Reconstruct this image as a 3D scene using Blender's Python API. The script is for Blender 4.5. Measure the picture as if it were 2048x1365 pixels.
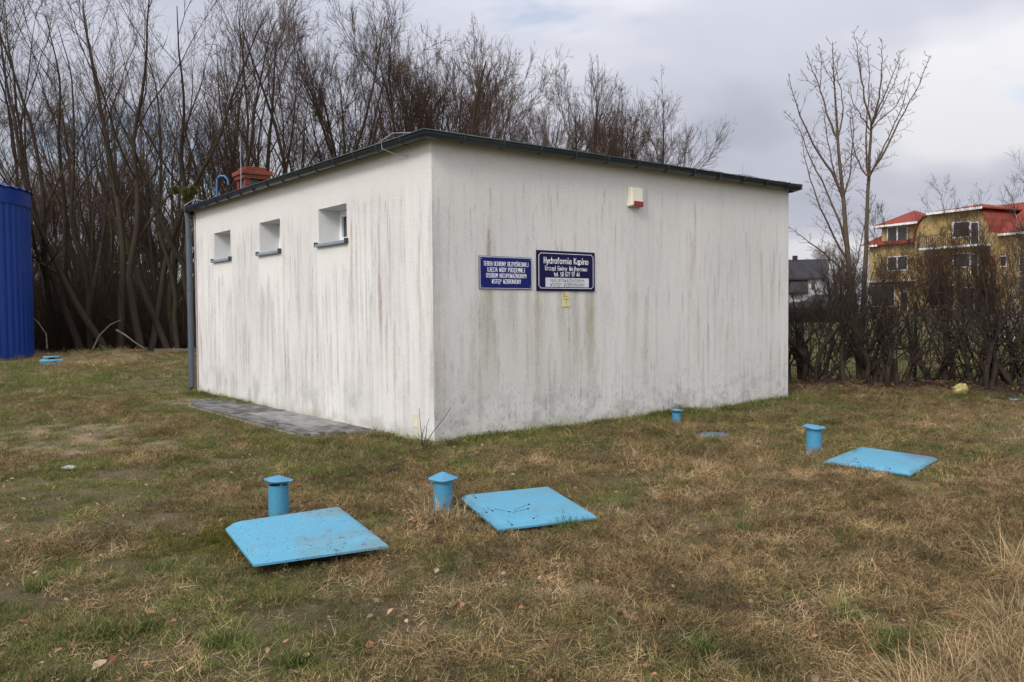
import bpy, math, random
import numpy as np
from mathutils import Vector, Matrix
R_ = math.radians
S = bpy.context.scene
for o in list(bpy.data.objects): bpy.data.objects.remove(o)

# ------------------------------------------------------------------ camera
FPX, PITCH, ROLL, CH = 1684.8, 0.0352536, -0.00792952, 1.6
_F = Vector((0, math.cos(PITCH), -math.sin(PITCH))); _R0 = Vector((1, 0, 0)); _U0 = _R0.cross(_F)
_R = _R0*math.cos(ROLL) + _U0*math.sin(ROLL); _U = -_R0*math.sin(ROLL) + _U0*math.cos(ROLL)
cd = bpy.data.cameras.new('camera'); cam = bpy.data.objects.new('camera', cd); S.collection.objects.link(cam)
cd.sensor_width = 36; cd.lens = 36*FPX/2048; cd.clip_start = .05; cd.clip_end = 3000
m = Matrix((_R, _U, -_F)).transposed().to_4x4(); m.translation = (0, 0, CH); cam.matrix_world = m
S.camera = cam
def ray(x, y): return _F + _R*((x-1024)/FPX) - _U*((y-682.5)/FPX)
def gp(x, y, z=0.0):                       # a point of the photo's layout measured on the plane z
    d = ray(x, y); t = (z-CH)/d.z; return Vector((0, 0, CH)) + d*t
def yp(x, y, Y):                           # a point of the photo's layout at distance Y
    d = ray(x, y); return Vector((0, 0, CH)) + d*(Y/d.y)

# ------------------------------------------------------------------ world, sun, exposure
SUN = Vector((-.40, -.70, .58)).normalized()
w = bpy.data.worlds.new('World'); S.world = w; w.use_nodes = True
nt = w.node_tree; nt.nodes.clear(); N = nt.nodes.new; L = nt.links.new
out = N('ShaderNodeOutputWorld'); mx = N('ShaderNodeMixShader'); b1 = N('ShaderNodeBackground'); b2 = N('ShaderNodeBackground')
sky = N('ShaderNodeTexSky'); sky.sky_type = 'NISHITA'; sky.sun_disc = False
sky.sun_elevation = math.asin(SUN.z); sky.sun_rotation = math.atan2(SUN.x, SUN.y)
b1.inputs['Strength'].default_value = .13; L(sky.outputs[0], b1.inputs[0])
tc = N('ShaderNodeTexCoord'); sx = N('ShaderNodeSeparateXYZ'); L(tc.outputs['Generated'], sx.inputs[0])
def wm(op, a, b=None, c=None):
    n = N('ShaderNodeMath'); n.operation = op
    for i, v in enumerate((a, b, c)):
        if v is None: continue
        if isinstance(v, (int, float)): n.inputs[i].default_value = v
        else: L(v, n.inputs[i])
    return n.outputs[0]
zc = wm('MAXIMUM', sx.outputs['Z'], 0.0); dn = wm('ADD', zc, .22)
cx = N('ShaderNodeCombineXYZ'); L(wm('DIVIDE', sx.outputs['X'], dn), cx.inputs[0]); L(wm('DIVIDE', sx.outputs['Y'], dn), cx.inputs[1])
cx.inputs[2].default_value = 9.2
def wnoise(scale, det, rough, dist=0.0):
    n = N('ShaderNodeTexNoise'); n.inputs['Scale'].default_value = scale; n.inputs['Detail'].default_value = det
    n.inputs['Roughness'].default_value = rough; n.inputs['Distortion'].default_value = dist; L(cx.outputs[0], n.inputs['Vector']); return n.outputs['Fac']
def wramp(fac, stops):
    n = N('ShaderNodeValToRGB'); L(fac, n.inputs[0]); e = n.color_ramp.elements; n.color_ramp.interpolation = 'EASE'
    e[0].position, e[0].color = stops[0][0], (*stops[0][1], 1); e[1].position, e[1].color = stops[1][0], (*stops[1][1], 1)
    for p, c in stops[2:]:
        k = e.new(p); k.color = (*c, 1)
    return n.outputs[0]
cl = wramp(wnoise(.8, 4, .5, .35), [(.36, (.465, .49, .575)), (.63, (.83, .83, .865)), (.49, (.575, .592, .68))])
cov = wm('ADD', wnoise(1.1, 5, .55, .3), wm('MULTIPLY', sx.outputs['X'], .06))
cv = wramp(cov, [(.36, (.30, .30, .30)), (.46, (1, 1, 1))])
gain = wm('MULTIPLY_ADD', wm('POWER', zc, 1.6), 1.7, .74)
sdt = N('ShaderNodeVectorMath'); sdt.operation = 'DOT_PRODUCT'; L(tc.outputs['Generated'], sdt.inputs[0]); sdt.inputs[1].default_value = tuple(SUN)   # brighter cloud round the hidden sun
gain = wm('ADD', gain, wm('MULTIPLY', wm('POWER', wm('MAXIMUM', sdt.outputs['Value'], 0.0), 2.2), 1.9))
vm = N('ShaderNodeVectorMath'); vm.operation = 'SCALE'; L(cl, vm.inputs[0]); L(gain, vm.inputs['Scale'])
L(vm.outputs[0], b2.inputs[0]); b2.inputs['Strength'].default_value = 1.0
L(cv, mx.inputs[0]); L(b1.outputs[0], mx.inputs[1]); L(b2.outputs[0], mx.inputs[2]); L(mx.outputs[0], out.inputs[0])
sd = bpy.data.lights.new('sun', 'SUN'); so = bpy.data.objects.new('sun', sd); S.collection.objects.link(so)
sd.energy = 1.5; sd.angle = R_(16); sd.color = (1, .94, .86)
so.rotation_euler = SUN.to_track_quat('Z', 'Y').to_euler()
S.view_settings.view_transform = 'Standard'; S.view_settings.look = 'None'; S.view_settings.gamma = 1
S.view_settings.exposure = 0.22

# ------------------------------------------------------------------ helpers
def tag(o, label=None, cat=None, group=None, kind=None):
    if label: o['label'] = label
    if cat: o['category'] = cat
    if group: o['group'] = group
    if kind: o['kind'] = kind
    return o
def empty(name, loc=(0, 0, 0), rz=0.0):
    o = bpy.data.objects.new(name, None); S.collection.objects.link(o); o.location = loc; o.rotation_euler = (0, 0, rz)
    o.empty_display_size = .1; return o
def link(name, me, mat=None, parent=None, smooth=False):
    for mm in (mat if isinstance(mat, (list, tuple)) else [mat]):
        if mm: me.materials.append(mm)
    if smooth: me.polygons.foreach_set('use_smooth', np.ones(len(me.polygons), bool))
    o = bpy.data.objects.new(name, me); S.collection.objects.link(o)
    if parent: o.parent = parent
    return o
def mesh_np(name, V, Q, mi=None):
    V = np.asarray(V, np.float32).reshape(-1, 3); Q = np.asarray(Q, np.int32); k = Q.shape[1]
    me = bpy.data.meshes.new(name); me.vertices.add(len(V)); me.vertices.foreach_set('co', V.ravel())
    me.loops.add(Q.size); me.loops.foreach_set('vertex_index', Q.ravel()); me.polygons.add(len(Q))
    me.polygons.foreach_set('loop_start', np.arange(0, Q.size, k, dtype=np.int32))
    try: me.polygons.foreach_set('loop_total', np.full(len(Q), k, np.int32))
    except Exception: pass
    if mi is not None: me.polygons.foreach_set('material_index', np.asarray(mi, np.int32))
    me.update(calc_edges=True); return me
def vcol(me, name, C):
    a = me.color_attributes.new(name, 'FLOAT_COLOR', 'POINT'); C = np.asarray(C, np.float32)
    C = np.concatenate([C, np.ones((len(C), 1), np.float32)], 1); a.data.foreach_set('color', C.ravel())
class MB:
    def __init__(s): s.v = []; s.f = []; s.m = []
    def add(s, vs, fs, mi=0):
        b = len(s.v); s.v += [tuple(v) for v in vs]; s.f += [tuple(b+i for i in f) for f in fs]; s.m += [mi]*len(fs)
    def box(s, x0, x1, y0, y1, z0, z1, mi=0, M=None):
        vs = [Vector((x, y, z)) for z in (z0, z1) for y in (y0, y1) for x in (x0, x1)]
        if M: vs = [M @ v for v in vs]
        s.add(vs, [(0, 2, 3, 1), (4, 5, 7, 6), (0, 1, 5, 4), (2, 6, 7, 3), (0, 4, 6, 2), (1, 3, 7, 5)], mi)
    def lathe(s, prof, n=24, c=(0, 0), mi=0, wob=None):
        vs = []
        for j, (r, z) in enumerate(prof):
            for i in range(n):
                t = 2*math.pi*i/n; dz = wob(i, j) if wob else 0
                vs.append((c[0]+r*math.cos(t), c[1]+r*math.sin(t), z+dz))
        s.add(vs, [(j*n+i, j*n+(i+1) % n, (j+1)*n+(i+1) % n, (j+1)*n+i) for j in range(len(prof)-1) for i in range(n)], mi)
    def tube(s, pts, r, n=8, mi=0, caps=True):
        pts = [Vector(p) for p in pts]; k = len(pts); rr = r if isinstance(r, (list, tuple)) else [r]*k; vs = []
        for i, p in enumerate(pts):
            t = (pts[min(i+1, k-1)]-pts[max(i-1, 0)]).normalized(); u = t.cross(Vector((.31, .12, .94))).normalized(); w_ = t.cross(u)
            for j in range(n):
                q = 2*math.pi*j/n; vs.append(p+(u*math.cos(q)+w_*math.sin(q))*rr[i])
        fs = [(i*n+j, i*n+(j+1) % n, (i+1)*n+(j+1) % n, (i+1)*n+j) for i in range(k-1) for j in range(n)]
        if caps: fs += [tuple(range(n))[::-1], tuple(range((k-1)*n, k*n))]
        s.add(vs, fs, mi)
    def build(s, name, mat, parent=None, smooth=False, bevel=0):
        me = bpy.data.meshes.new(name); me.from_pydata(s.v, [], s.f); me.polygons.foreach_set('material_index', s.m)
        o = link(name, me, mat, parent, False)
        if smooth:
            me.polygons.foreach_set('use_smooth', np.ones(len(me.polygons), bool))
            try: me.set_sharp_from_angle(angle=R_(38))
            except Exception: pass
        if bevel:
            b = o.modifiers.new('bevel', 'BEVEL'); b.width = bevel; b.segments = 2; b.limit_method = 'ANGLE'
        return o

# numpy value noise
def _h(ix, iy, s):
    n = (ix.astype(np.int64)*374761393 + iy.astype(np.int64)*668265263 + s*982451653) & 0x7fffffff
    n = ((n ^ (n >> 13))*1274126177) & 0x7fffffff
    return ((n ^ (n >> 16)) & 0xffff)/65535.0
def vnoise(x, y, s=0):
    x = np.asarray(x, float); y = np.asarray(y, float); ix = np.floor(x); iy = np.floor(y); fx = x-ix; fy = y-iy
    fx = fx*fx*(3-2*fx); fy = fy*fy*(3-2*fy)
    a = _h(ix, iy, s); b = _h(ix+1, iy, s); c = _h(ix, iy+1, s); d = _h(ix+1, iy+1, s)
    return (a*(1-fx)+b*fx)*(1-fy)+(c*(1-fx)+d*fx)*fy
def fbm(x, y, s=0, o=4):
    t = 0; a = .5; tot = 0
    for i in range(o): t = t+a*vnoise(x*2**i, y*2**i, s+i*17); tot += a; a *= .5
    return t/tot
def sstep(x, a, b): t = np.clip((x-a)/(b-a), 0, 1); return t*t*(3-2*t)

# node materials
class Mat:
    def __init__(s, name, rough=.8, spec=.3, metal=0):
        s.m = bpy.data.materials.new(name); s.m.use_nodes = True; s.t = s.m.node_tree; s.b = s.t.nodes['Principled BSDF']
        s.b.inputs['Roughness'].default_value = rough; s.b.inputs['Specular IOR Level'].default_value = spec; s.b.inputs['Metallic'].default_value = metal
    def n(s, typ, **k):
        n = s.t.nodes.new(typ)
        for a, v in k.items(): setattr(n, a, v)
        return n
    def put(s, inp, v):
        if isinstance(v, (int, float)): inp.default_value = v
        elif isinstance(v, (tuple, list)): inp.default_value = (*v, 1) if len(v) == 3 and inp.type == 'RGBA' else v
        else: s.t.links.new(v, inp)
    def coord(s, kind='Object', scale=(1, 1, 1)):
        if kind == 'World': g = s.n('ShaderNodeNewGeometry').outputs['Position']
        else: g = s.n('ShaderNodeTexCoord').outputs[kind]
        mp = s.n('ShaderNodeMapping'); s.put(mp.inputs[0], g); mp.inputs['Scale'].default_value = scale; return mp.outputs[0]
    def noise(s, scale, det=3, rough=.55, vec=None, dist=0.0):
        n = s.n('ShaderNodeTexNoise'); n.inputs['Scale'].default_value = scale; n.inputs['Detail'].default_value = det
        n.inputs['Roughness'].default_value = rough; n.inputs['Distortion'].default_value = dist
        s.put(n.inputs['Vector'], vec if vec is not None else s.coord()); return n.outputs['Fac']
    def ramp(s, fac, stops):
        n = s.n('ShaderNodeValToRGB'); s.put(n.inputs[0], fac); e = n.color_ramp.elements
        cc = lambda c: (c, c, c, 1) if isinstance(c, (int, float)) else (*c, 1)
        e[0].position, e[0].color = stops[0][0], cc(stops[0][1]); e[1].position, e[1].color = stops[1][0], cc(stops[1][1])
        for p, c in stops[2:]: k = e.new(p); k.color = cc(c)
        return n.outputs[0]
    def math(s, op, a, b=0.0, c=0.0, clamp=False):
        n = s.n('ShaderNodeMath', operation=op); n.use_clamp = clamp
        for i, v in enumerate((a, b, c)): s.put(n.inputs[i], v)
        return n.outputs[0]
    def mix(s, fac, a, b, mode='MIX'):
        n = s.n('ShaderNodeMix', data_type='RGBA', blend_type=mode); s.put(n.inputs[0], fac)
        s.put(n.inputs[6], a); s.put(n.inputs[7], b); return n.outputs[2]
    def attr(s, name): return s.n('ShaderNodeAttribute', attribute_name=name).outputs['Color']
    def sep(s, c):
        n = s.n('ShaderNodeSeparateColor'); s.put(n.inputs[0], c); return n.outputs
    def bump(s, h, dist=.01, strength=.5):
        n = s.n('ShaderNodeBump'); n.inputs['Distance'].default_value = dist; n.inputs['Strength'].default_value = strength
        s.put(n.inputs['Height'], h); s.put(s.b.inputs['Normal'], n.outputs[0]); return s
    def col(s, c): s.put(s.b.inputs['Base Color'], c); return s
def plain(name, c, rough=.7, spec=.3, metal=0, var=.12, sc=6.0, bump=0):
    M_ = Mat(name, rough, spec, metal); f = M_.noise(sc, 4)
    M_.col(M_.ramp(f, [(.3, tuple(x*(1-var) for x in c)), (.7, tuple(min(1, x*(1+var)) for x in c))]))
    if bump: M_.bump(M_.noise(sc*12, 3), bump, .6)
    return M_.m

# ------------------------------------------------------------------ building frame
YW = .66361; C0 = Vector((-.9437, 10.104, 0)); A = Vector((math.cos(YW), math.sin(YW), 0)); B = Vector((-math.sin(YW), math.cos(YW), 0))
LR, LL, HW = 7.27, 8.88, 3.70
def uv(x, y):                                # world -> building axes (u along the sign wall, v along the window wall)
    dx = np.asarray(x)-C0.x; dy = np.asarray(y)-C0.y
    return dx*A.x+dy*A.y, dx*B.x+dy*B.y

# ------------------------------------------------------------------ ground shape and cover
HA = gp(1590, 783); HB = gp(2070, 800); HD = (HB-HA).normalized()
def hedge_d(x, y):
    return (np.asarray(x)-HA.x)*(-HD.y)+(np.asarray(y)-HA.y)*HD.x      # >0 behind the hedge line
LIDS = [(-1.355, 5.40, .62), (.10, 6.40, .62), (3.77, 8.55, .66)]
def gh(x, y):
    x = np.asarray(x, float); y = np.asarray(y, float)
    r = (fbm(x*.55, y*.55, 3, 3)-.5)*.11*sstep(np.hypot(x, y), 2, 5) + (fbm(x*2.6, y*2.6, 8, 2)-.5)*.035
    q = sstep(x/np.maximum(y, 1), .10, .28)*sstep(y, 19, 76)*1.4
    hd = hedge_d(x, y); s_ = sstep(x, 4.6, 6.2)*(y < 24)
    r = r+s_*.16*np.exp(-((hd-.55)/.55)**2)*(.5+vnoise(x*1.3, y*1.3, 4))
    u, v = uv(x, y); r = r+.05*np.exp(-(((u-LR)/2.5)**2+((v+.2)/1.2)**2))
    inb = (u > -1.1)*(u < 0)*(v > .8)*(v < 7.3); r = r*(1-.85*inb)
    r = r+.30*np.exp(-(((x+14.2)/1.7)**2+((y-30.6)/.8)**2))
    for lx, ly, lr in LIDS: r = r*(1-.7*np.exp(-(((x-lx)**2+(y-ly)**2)/lr**2)))
    return r+q
VENTS = [(gp(a, b).x, gp(a, b).y) for a, b in ((558, 1036), (886, 1024), (1628, 912), (1353, 850))]
def blob(x, y, px, py, rx, ry): 
    p = gp(px, py); return np.exp(-(((x-p.x)/rx)**2+((y-p.y)/ry)**2))
def cover(x, y):
    """green, dry, bare, litter weights"""
    n1 = fbm(x*.45+3, y*.45, 21, 4); n2 = fbm(x*1.9, y*1.9, 33, 3); n3 = fbm(x*.8, y*.8, 51, 4)
    g = .10+.30*sstep(x, 1.5, -3)+sstep(n1*.5+n2*.5, .45, .58)*.70
    u, v = uv(x, y)
    g = g+1.3*blob(x, y, 300, 765, 5.5, 2.4)+.5*blob(x, y, 480, 950, 1.2, 1.)+.45*blob(x, y, 120, 820, 2., 1.2)*n2*2
    g = g+.8*np.exp(-((v+.35)/.4)**2)*(u > -.3)*(u < LR+1)+.5*np.exp(-((v+.7)/.9)**2)*(u > -1)*(u < LR)
    g = g+.6*np.exp(-((u+1.15)/.35)**2)*(v > -.5)*(v < 7)+.5*blob(x, y, 180, 980, .8, 1.)+.5*blob(x, y, 950, 925, 1.3, .6)
    g = g+.5*blob(x, y, 1950, 800, 3, .7)+.4*blob(x, y, 100, 1200, .8, .5)
    g = g+1.0*(x > 4.5)*sstep(y, 18.5, 20)*(.5+.5*n1)
    g = g-.6*blob(x, y, 1500, 1150, 1.6, 1.0)-.4*blob(x, y, 1700, 1000, 2, 1)
    bare = sstep(n3*.7+n2*.3, .51, .68)*.65
    bare = bare+1.1*blob(x, y, 90, 880, 1.7, 2.4)*sstep(n2, .3, .6)+.9*blob(x, y, 250, 900, 1.0, .9)*sstep(n2, .35, .6)+1.0*blob(x, y, 1180, 1180, .55, .22)+.8*blob(x, y, 1560, 1225, .4, .15)
    bare = bare+1.0*blob(x, y, 400, 803, .8, .7)+.8*blob(x, y, 720, 1240, .5, .2)+.5*blob(x, y, 160, 1190, .3, .15)+.7*blob(x, y, 330, 722, 8, 1.6)
    hd = hedge_d(x, y); s_ = sstep(x, 4.6, 6.0)*(y < 26)
    lit = s_*sstep(hd, -.15, .25)*(1-sstep(hd, 1.6, 2.2))
    lit = np.maximum(lit, (x < -2)*sstep(y, 34, 36.5))
    lit = np.clip(lit+.85*sstep(n2, .30, .55)*(blob(x, y, 1180, 1175, .55, .20)+blob(x, y, 1540, 1222, .45, .13)+.8*blob(x, y, 720, 1240, .4, .15)+.7*blob(x, y, 160, 1190, .3, .12)+.6*blob(x, y, 1330, 1130, .4, .15)), 0, 1)
    lit = np.clip(lit+.75*np.exp(-(v/.13)**2)*(u > -.1)*(u < LR+.1)+.6*np.exp(-(u/.1)**2)*(v > -.2)*(v < .9), 0, 1)
    for vx, vy in VENTS: lit = np.clip(lit+.9*np.exp(-((x-vx)**2+(y-vy)**2)/.03), 0, 1)
    bare = np.maximum(bare, 0)*(1-lit)
    return np.clip(g, 0, 1)*(1-lit), np.clip(bare, 0, 1), np.clip(lit, 0, 1)
def moss(x, y): return np.clip(2.2*blob(x, y, 405, 1082, .34, .36)*sstep(fbm(x*6, y*6, 61, 4), .36, .62)+.3*blob(x, y, 560, 1120, .3, .2), 0, 1)
def grid(xs, ys):
    X, Y = np.meshgrid(xs, ys); nx, ny = len(xs), len(ys)
    i = (np.arange(ny-1)[:, None]*nx+np.arange(nx-1)[None]).ravel()
    return X.ravel(), Y.ravel(), np.stack([i, i+1, i+1+nx, i+nx], 1)
def spaced(parts):
    o = []
    for a, b, st in parts: o += list(np.arange(a, b, st))
    return np.array(o+[parts[-1][1]])
gx = spaced([(-900, -120, 60), (-120, -32, 5), (-32, -9, .5), (-9, 11, .05), (11, 40, .6), (40, 120, 5), (120, 900, 60)])
gy = spaced([(-300, -20, 40), (-20, 1, 3), (1, 2.4, .2), (2.4, 10, .05), (10, 20, .09), (20, 40, .4), (40, 110, 3), (110, 1500, 80)])
X, Y, Q = grid(gx, gy); Z = gh(X, Y)
near = (np.hypot(X, Y) < 22); Z = Z+near*(fbm(X*9, Y*9, 71, 3)-.5)*.035
gme = mesh_np('ground', np.stack([X, Y, Z], 1), Q)
g_, b_, l_ = cover(X, Y); vcol(gme, 'cover', np.stack([g_, b_, l_], 1)); vcol(gme, 'moss', np.stack([moss(X, Y)]*3, 1))
GM = Mat('ground_soil', .95, .1); P = GM.coord('World')
nf = GM.noise(55, 8, .8, P); nm_ = GM.noise(6, 5, .65, P); nl = GM.noise(1.3, 4, .6, P); cv_ = GM.sep(GM.attr('cover'))
strw = GM.noise(60, 4, .7, GM.coord('World', (.25, 1, 1)), 1.5)
dry = GM.mix(nf, (.062, .046, .024), (.25, .19, .10)); dry = GM.mix(GM.ramp(strw, [(.5, 0), (.62, 1)]), dry, (.30, .235, .14))
grn = GM.mix(nf, (.030, .040, .012), (.085, .105, .028)); soil = GM.mix(nf, (.036, .024, .014), (.24, .172, .10))
leafl = GM.mix(nf, (.020, .014, .010), (.095, .062, .040))
c = GM.mix(GM.math('MULTIPLY', GM.ramp(nm_, [(.35, .2), (.6, 1)]), cv_[0], clamp=True), dry, grn)
c = GM.mix(GM.math('MULTIPLY', nl, .5), c, GM.mix(.5, grn, dry))
c = GM.mix(GM.math('MULTIPLY', cv_[1], 1.0), c, GM.mix(GM.ramp(cv_[1], [(.6, 0), (1, 1)]), soil, GM.mix(nf, (.14, .105, .065), (.36, .28, .18))))
c = GM.mix(GM.ramp(GM.noise(90, 4, .75, P), [(.56, 0), (.64, .7)]), c, (.33, .25, .15)); c = GM.mix(GM.ramp(GM.noise(70, 4, .75, P, .5), [(.30, .8), (.40, 0)]), c, (.018, .013, .009))
c = GM.mix(cv_[2], c, leafl)
ms = GM.sep(GM.attr('moss'))[0]; c = GM.mix(ms, c, GM.mix(nf, (.05, .055, .008), (.20, .18, .025)))
GM.col(c); GM.bump(GM.math('ADD', GM.math('MULTIPLY', nf, .6), strw), .03, .9)
ground = link('ground', gme, GM.m, smooth=True); tag(ground, kind='structure')

# ------------------------------------------------------------------ wall material and stains
WM = Mat('stucco', .93, .15); P = WM.coord('World')
st = WM.sep(WM.attr('stain')); gr = WM.noise(62, 4, .75, P); gr2 = WM.noise(95, 3, .8, P)
base = WM.mix(WM.noise(.9, 3, .5, P), (.73, .697, .628), (.77, .745, .69))
g1 = WM.math('MULTIPLY', st[0], WM.ramp(gr, [(.36, 1.25), (.62, .55)])) if False else WM.math('MULTIPLY', st[0], WM.math('MULTIPLY_ADD', gr, -1.6, 1.8), clamp=True)
c = WM.mix(g1, base, (.30, .29, .275))
c = WM.mix(WM.math('MULTIPLY', st[1], WM.math('MULTIPLY_ADD', gr, -1.8, 1.9), clamp=True), c, (.37, .27, .225))
c = WM.mix(WM.math('MULTIPLY', st[2], WM.math('MULTIPLY_ADD', gr, -1.6, 1.8), clamp=True), c, (.30, .285, .13))
c = WM.mix(WM.ramp(gr2, [(.34, .50), (.49, 0)]), c, (.34, .32, .29))
c = WM.mix(WM.ramp(gr2, [(.54, 0), (.68, .5)]), c, (.88, .87, .84))
WM.col(c); WM.bump(WM.math('ADD', gr2, gr), .012, .8)
WMR = Mat('reveal_plaster', .9, .15); WMR.col(WMR.mix(WMR.noise(40, 3), (.66, .65, .62), (.74, .73, .70))); WMR.bump(WMR.noise(220, 2), .004, .5)

def streaks(S0, Zc, n, rng, top, ln, wd, amp, out, pw=1.0):
    for i in range(n):
        s0 = rng.uniform(S0[0, 0], S0[0, -1]); z0 = top(rng); l = ln(rng); w_ = wd(rng); a = amp(rng)
        j0 = np.searchsorted(S0[0], s0-4*w_); j1 = np.searchsorted(S0[0], s0+4*w_)
        if j1 <= j0: continue
        s = S0[:, j0:j1]; z = Zc[:, j0:j1]; t = (z0-z)/l
        drift = (vnoise(z*1.2, z*0+i, 5)-.5)*.03
        wid = w_*(.35+.65*np.clip(t*2.2, 0, 1))
        f = sstep(t, 0, .05)*np.clip(1.15-t, 0, 1)**pw*(t < 1.15)
        out[:, j0:j1] += a*f*np.exp(-((s-s0-drift)/wid)**2)*(.35+1.3*vnoise(s*90, z*24, 7))*(.5+vnoise(s*0+i, z*5, 3))
WIN = [(2.20, 3.10, 2.61, 3.12), (4.53, 5.40, 2.61, 3.13), (6.80, 7.68, 2.61, 3.14)]   # v0,v1,z0,z1
def make_wall(which):
    length = LR if which == 'R' else LL; ds = .0125; s = np.linspace(0, length, int(length/ds)+1)
    zz = np.linspace(-.25, HW, 190)
    if which == 'L':                       # snap grid lines to the openings
        for v0, v1, _, _ in WIN:
            for q in (v0, v1): s[np.argmin(abs(s-q))] = q
        for q in (2.61, 3.13): zz[np.argmin(abs(zz-q))] = q
    Sg, Zg = np.meshgrid(s, zz); rng = np.random.RandomState(5 if which == 'R' else 9)
    G = np.zeros_like(Sg); K = np.zeros_like(Sg); V = np.zeros_like(Sg)
    colm = vnoise(Sg*48, Zg*2.3, 3)*.35+vnoise(Sg*17, Zg*1.1, 4)*.4+fbm(Sg*30, Zg*12, 14, 3)*.25
    lowm = fbm(Sg*1.1, Zg*.5, 11, 3)
    if which == 'L':
        clean = 1-sstep(Zg, 2.75+.35*fbm(Sg*2.5, Sg*0, 6, 2), 3.45)
        for v0, v1, z0, z1 in WIN:         # the sill keeps the rain off the wall below it
            m_ = sstep(Sg, v0-.10, v0-.02)*(1-sstep(Sg, v1+.02, v1+.10))*sstep(Zg, z0-1.15+.8*vnoise(Sg*9, Sg*0, 31), z0-.25)
            clean = clean*(1-.93*m_*(Zg < z0+.02))
        G += clean*sstep(colm, .42, .85)*.34+clean*sstep(lowm, .3, .7)*.22
        streaks(Sg, Zg, 330, rng, lambda r: r.uniform(.7, 3.3), lambda r: r.uniform(.25, 1.3), lambda r: r.uniform(.008, .024), lambda r: r.uniform(.12, .5), G, 1)
        streaks(Sg, Zg, 95, rng, lambda r: r.uniform(1.0, 3.05), lambda r: r.uniform(.6, 2.1), lambda r: r.uniform(.012, .042), lambda r: r.uniform(.18, .58), K, .8)
        for s0, z0, l, w_, a in [(2.07, 2.98, 1.9, .06, .8), (1.93, 2.9, 1.6, .05, .4), (4.40, 2.95, 1.6, .05, .5), (3.86, 2.95, 2.0, .055, .7), (.30, 2.7, 2.3, .045, .55), (1.30, 3.0, 2.2, .04, .5), (.05, 2.2, 2.2, .035, .5)]:
            t = (z0-Zg)/l; K += a*sstep(t, 0, .12)*np.clip(1.1-t, 0, 1)*(t < 1.1)*np.exp(-((Sg-s0-(vnoise(Zg*2, Zg*0, 3)-.5)*.04)/(w_*(.3+.7*np.clip(t*2, 0, 1))))**2)*(.6+.8*vnoise(Sg*120, Zg*20, 9))
        K *= np.clip(clean+.15, 0, 1)*(.40+.85*fbm(Sg*1.7, Zg*1.2, 19, 3)); G *= np.clip(clean+.1, 0, 1)*(.45+1.0*fbm(Sg*1.4, Zg*1.5, 23, 3))
        spl = sstep(Zg, .75, .25)
        G += spl*sstep(fbm(Sg*3, Zg*3, 41, 4), .45, .75)*.35; V += sstep(Zg, .20, .02)*.7*vnoise(Sg*6, Zg*8, 2); K *= 1-.45*spl
    else:
        clean = 1-.75*sstep(Zg, 2.9, 3.5)
        G += .07*clean+clean*sstep(colm, .45, .9)*.22+clean*sstep(lowm, .35, .75)*.12
        G += .30*np.exp(-(Sg/.16)**2)*sstep(Zg, 3.2, 2.2)*(.5+vnoise(Sg*50, Zg*2, 8))+.18*np.exp(-(Sg/.9)**2)*sstep(Zg, 3.3, 2.2)
        K += .25*np.exp(-((Sg-.06)/.05)**2)*sstep(Zg, 2.6, 1.6)*vnoise(Sg*60, Zg*3, 2)
        streaks(Sg, Zg, 330, rng, lambda r: r.uniform(.4, 3.4), lambda r: r.uniform(.10, .7), lambda r: r.uniform(.007, .022), lambda r: r.uniform(.10, .42), G, 1)
        streaks(Sg, Zg, 46, rng, lambda r: r.uniform(.9, 3.1), lambda r: r.uniform(.4, 1.6), lambda r: r.uniform(.012, .045), lambda r: r.uniform(.10, .38), K, .9)
        streaks(Sg, Zg, 40, rng, lambda r: r.uniform(1.0, 2.9), lambda r: r.uniform(.5, 2.0), lambda r: r.uniform(.02, .06), lambda r: r.uniform(.08, .26), V, .9)
        for s0, z0, l, w_, a in [(.84, 2.72, .5, .035, .85), (.93, 2.6, .35, .02, .3)]:
            t = (z0-Zg)/l; K += a*sstep(t, 0, .3)*(t < 1)*np.exp(-((Sg-s0)/(w_*(.3+.7*np.clip(t*2, 0, 1))))**2)*(.6+.7*vnoise(Sg*120, Zg*20, 9))
        for s0, w_, a in [(.72, .07, .35), (.85, .10, .75), (1.20, .12, .45), (1.47, .07, .5), (1.63, .07, .75), (1.75, .10, .35), (2.1, .14, .4), (2.30, .09, .6), (2.55, .10, .75), (2.63, .06, .5), (3.45, .10, .2), (2.9, .15, .15)]:
            t = (1.90-Zg)/1.7; V += a*sstep(t, 0, .04)*np.clip(1-t*1.1, 0, 1)*np.exp(-((Sg-s0)/(w_*(.6+.6*np.clip(t*2, 0, 1))))**2)*(.25+.9*vnoise(Sg*45, Zg*3, 6))
            G += .5*a*sstep(t, .02, .14)*np.clip(1-t, 0, 1)*np.exp(-((Sg-s0+.03)/w_)**2)*vnoise(Sg*80, Zg*12, 5)
        G *= .45+1.0*fbm(Sg*1.3, Zg*1.4, 27, 3)
        spl = sstep(Zg, .85, .2)
        G += spl*sstep(fbm(Sg*7, Zg*9, 41, 5), .42, .75)*.36
        G += sstep(Zg, 1.2, .1)*sstep(vnoise(Sg*45, Zg*40, 77), .72, .9)*.4
        V += sstep(Zg, .24, .02)*.7*vnoise(Sg*5, Zg*8, 2)
    O = C0; D = A if which == 'R' else B
    Vt = np.stack([O.x+D.x*Sg.ravel(), O.y+D.y*Sg.ravel(), Zg.ravel()], 1); nx = len(s); ny = len(zz)
    i = (np.arange(ny-1)[:, None]*nx+np.arange(nx-1)[None]); Qd = np.stack([i, i+1, i+1+nx, i+nx], -1)
    keep = np.ones(i.shape, bool)
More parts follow.
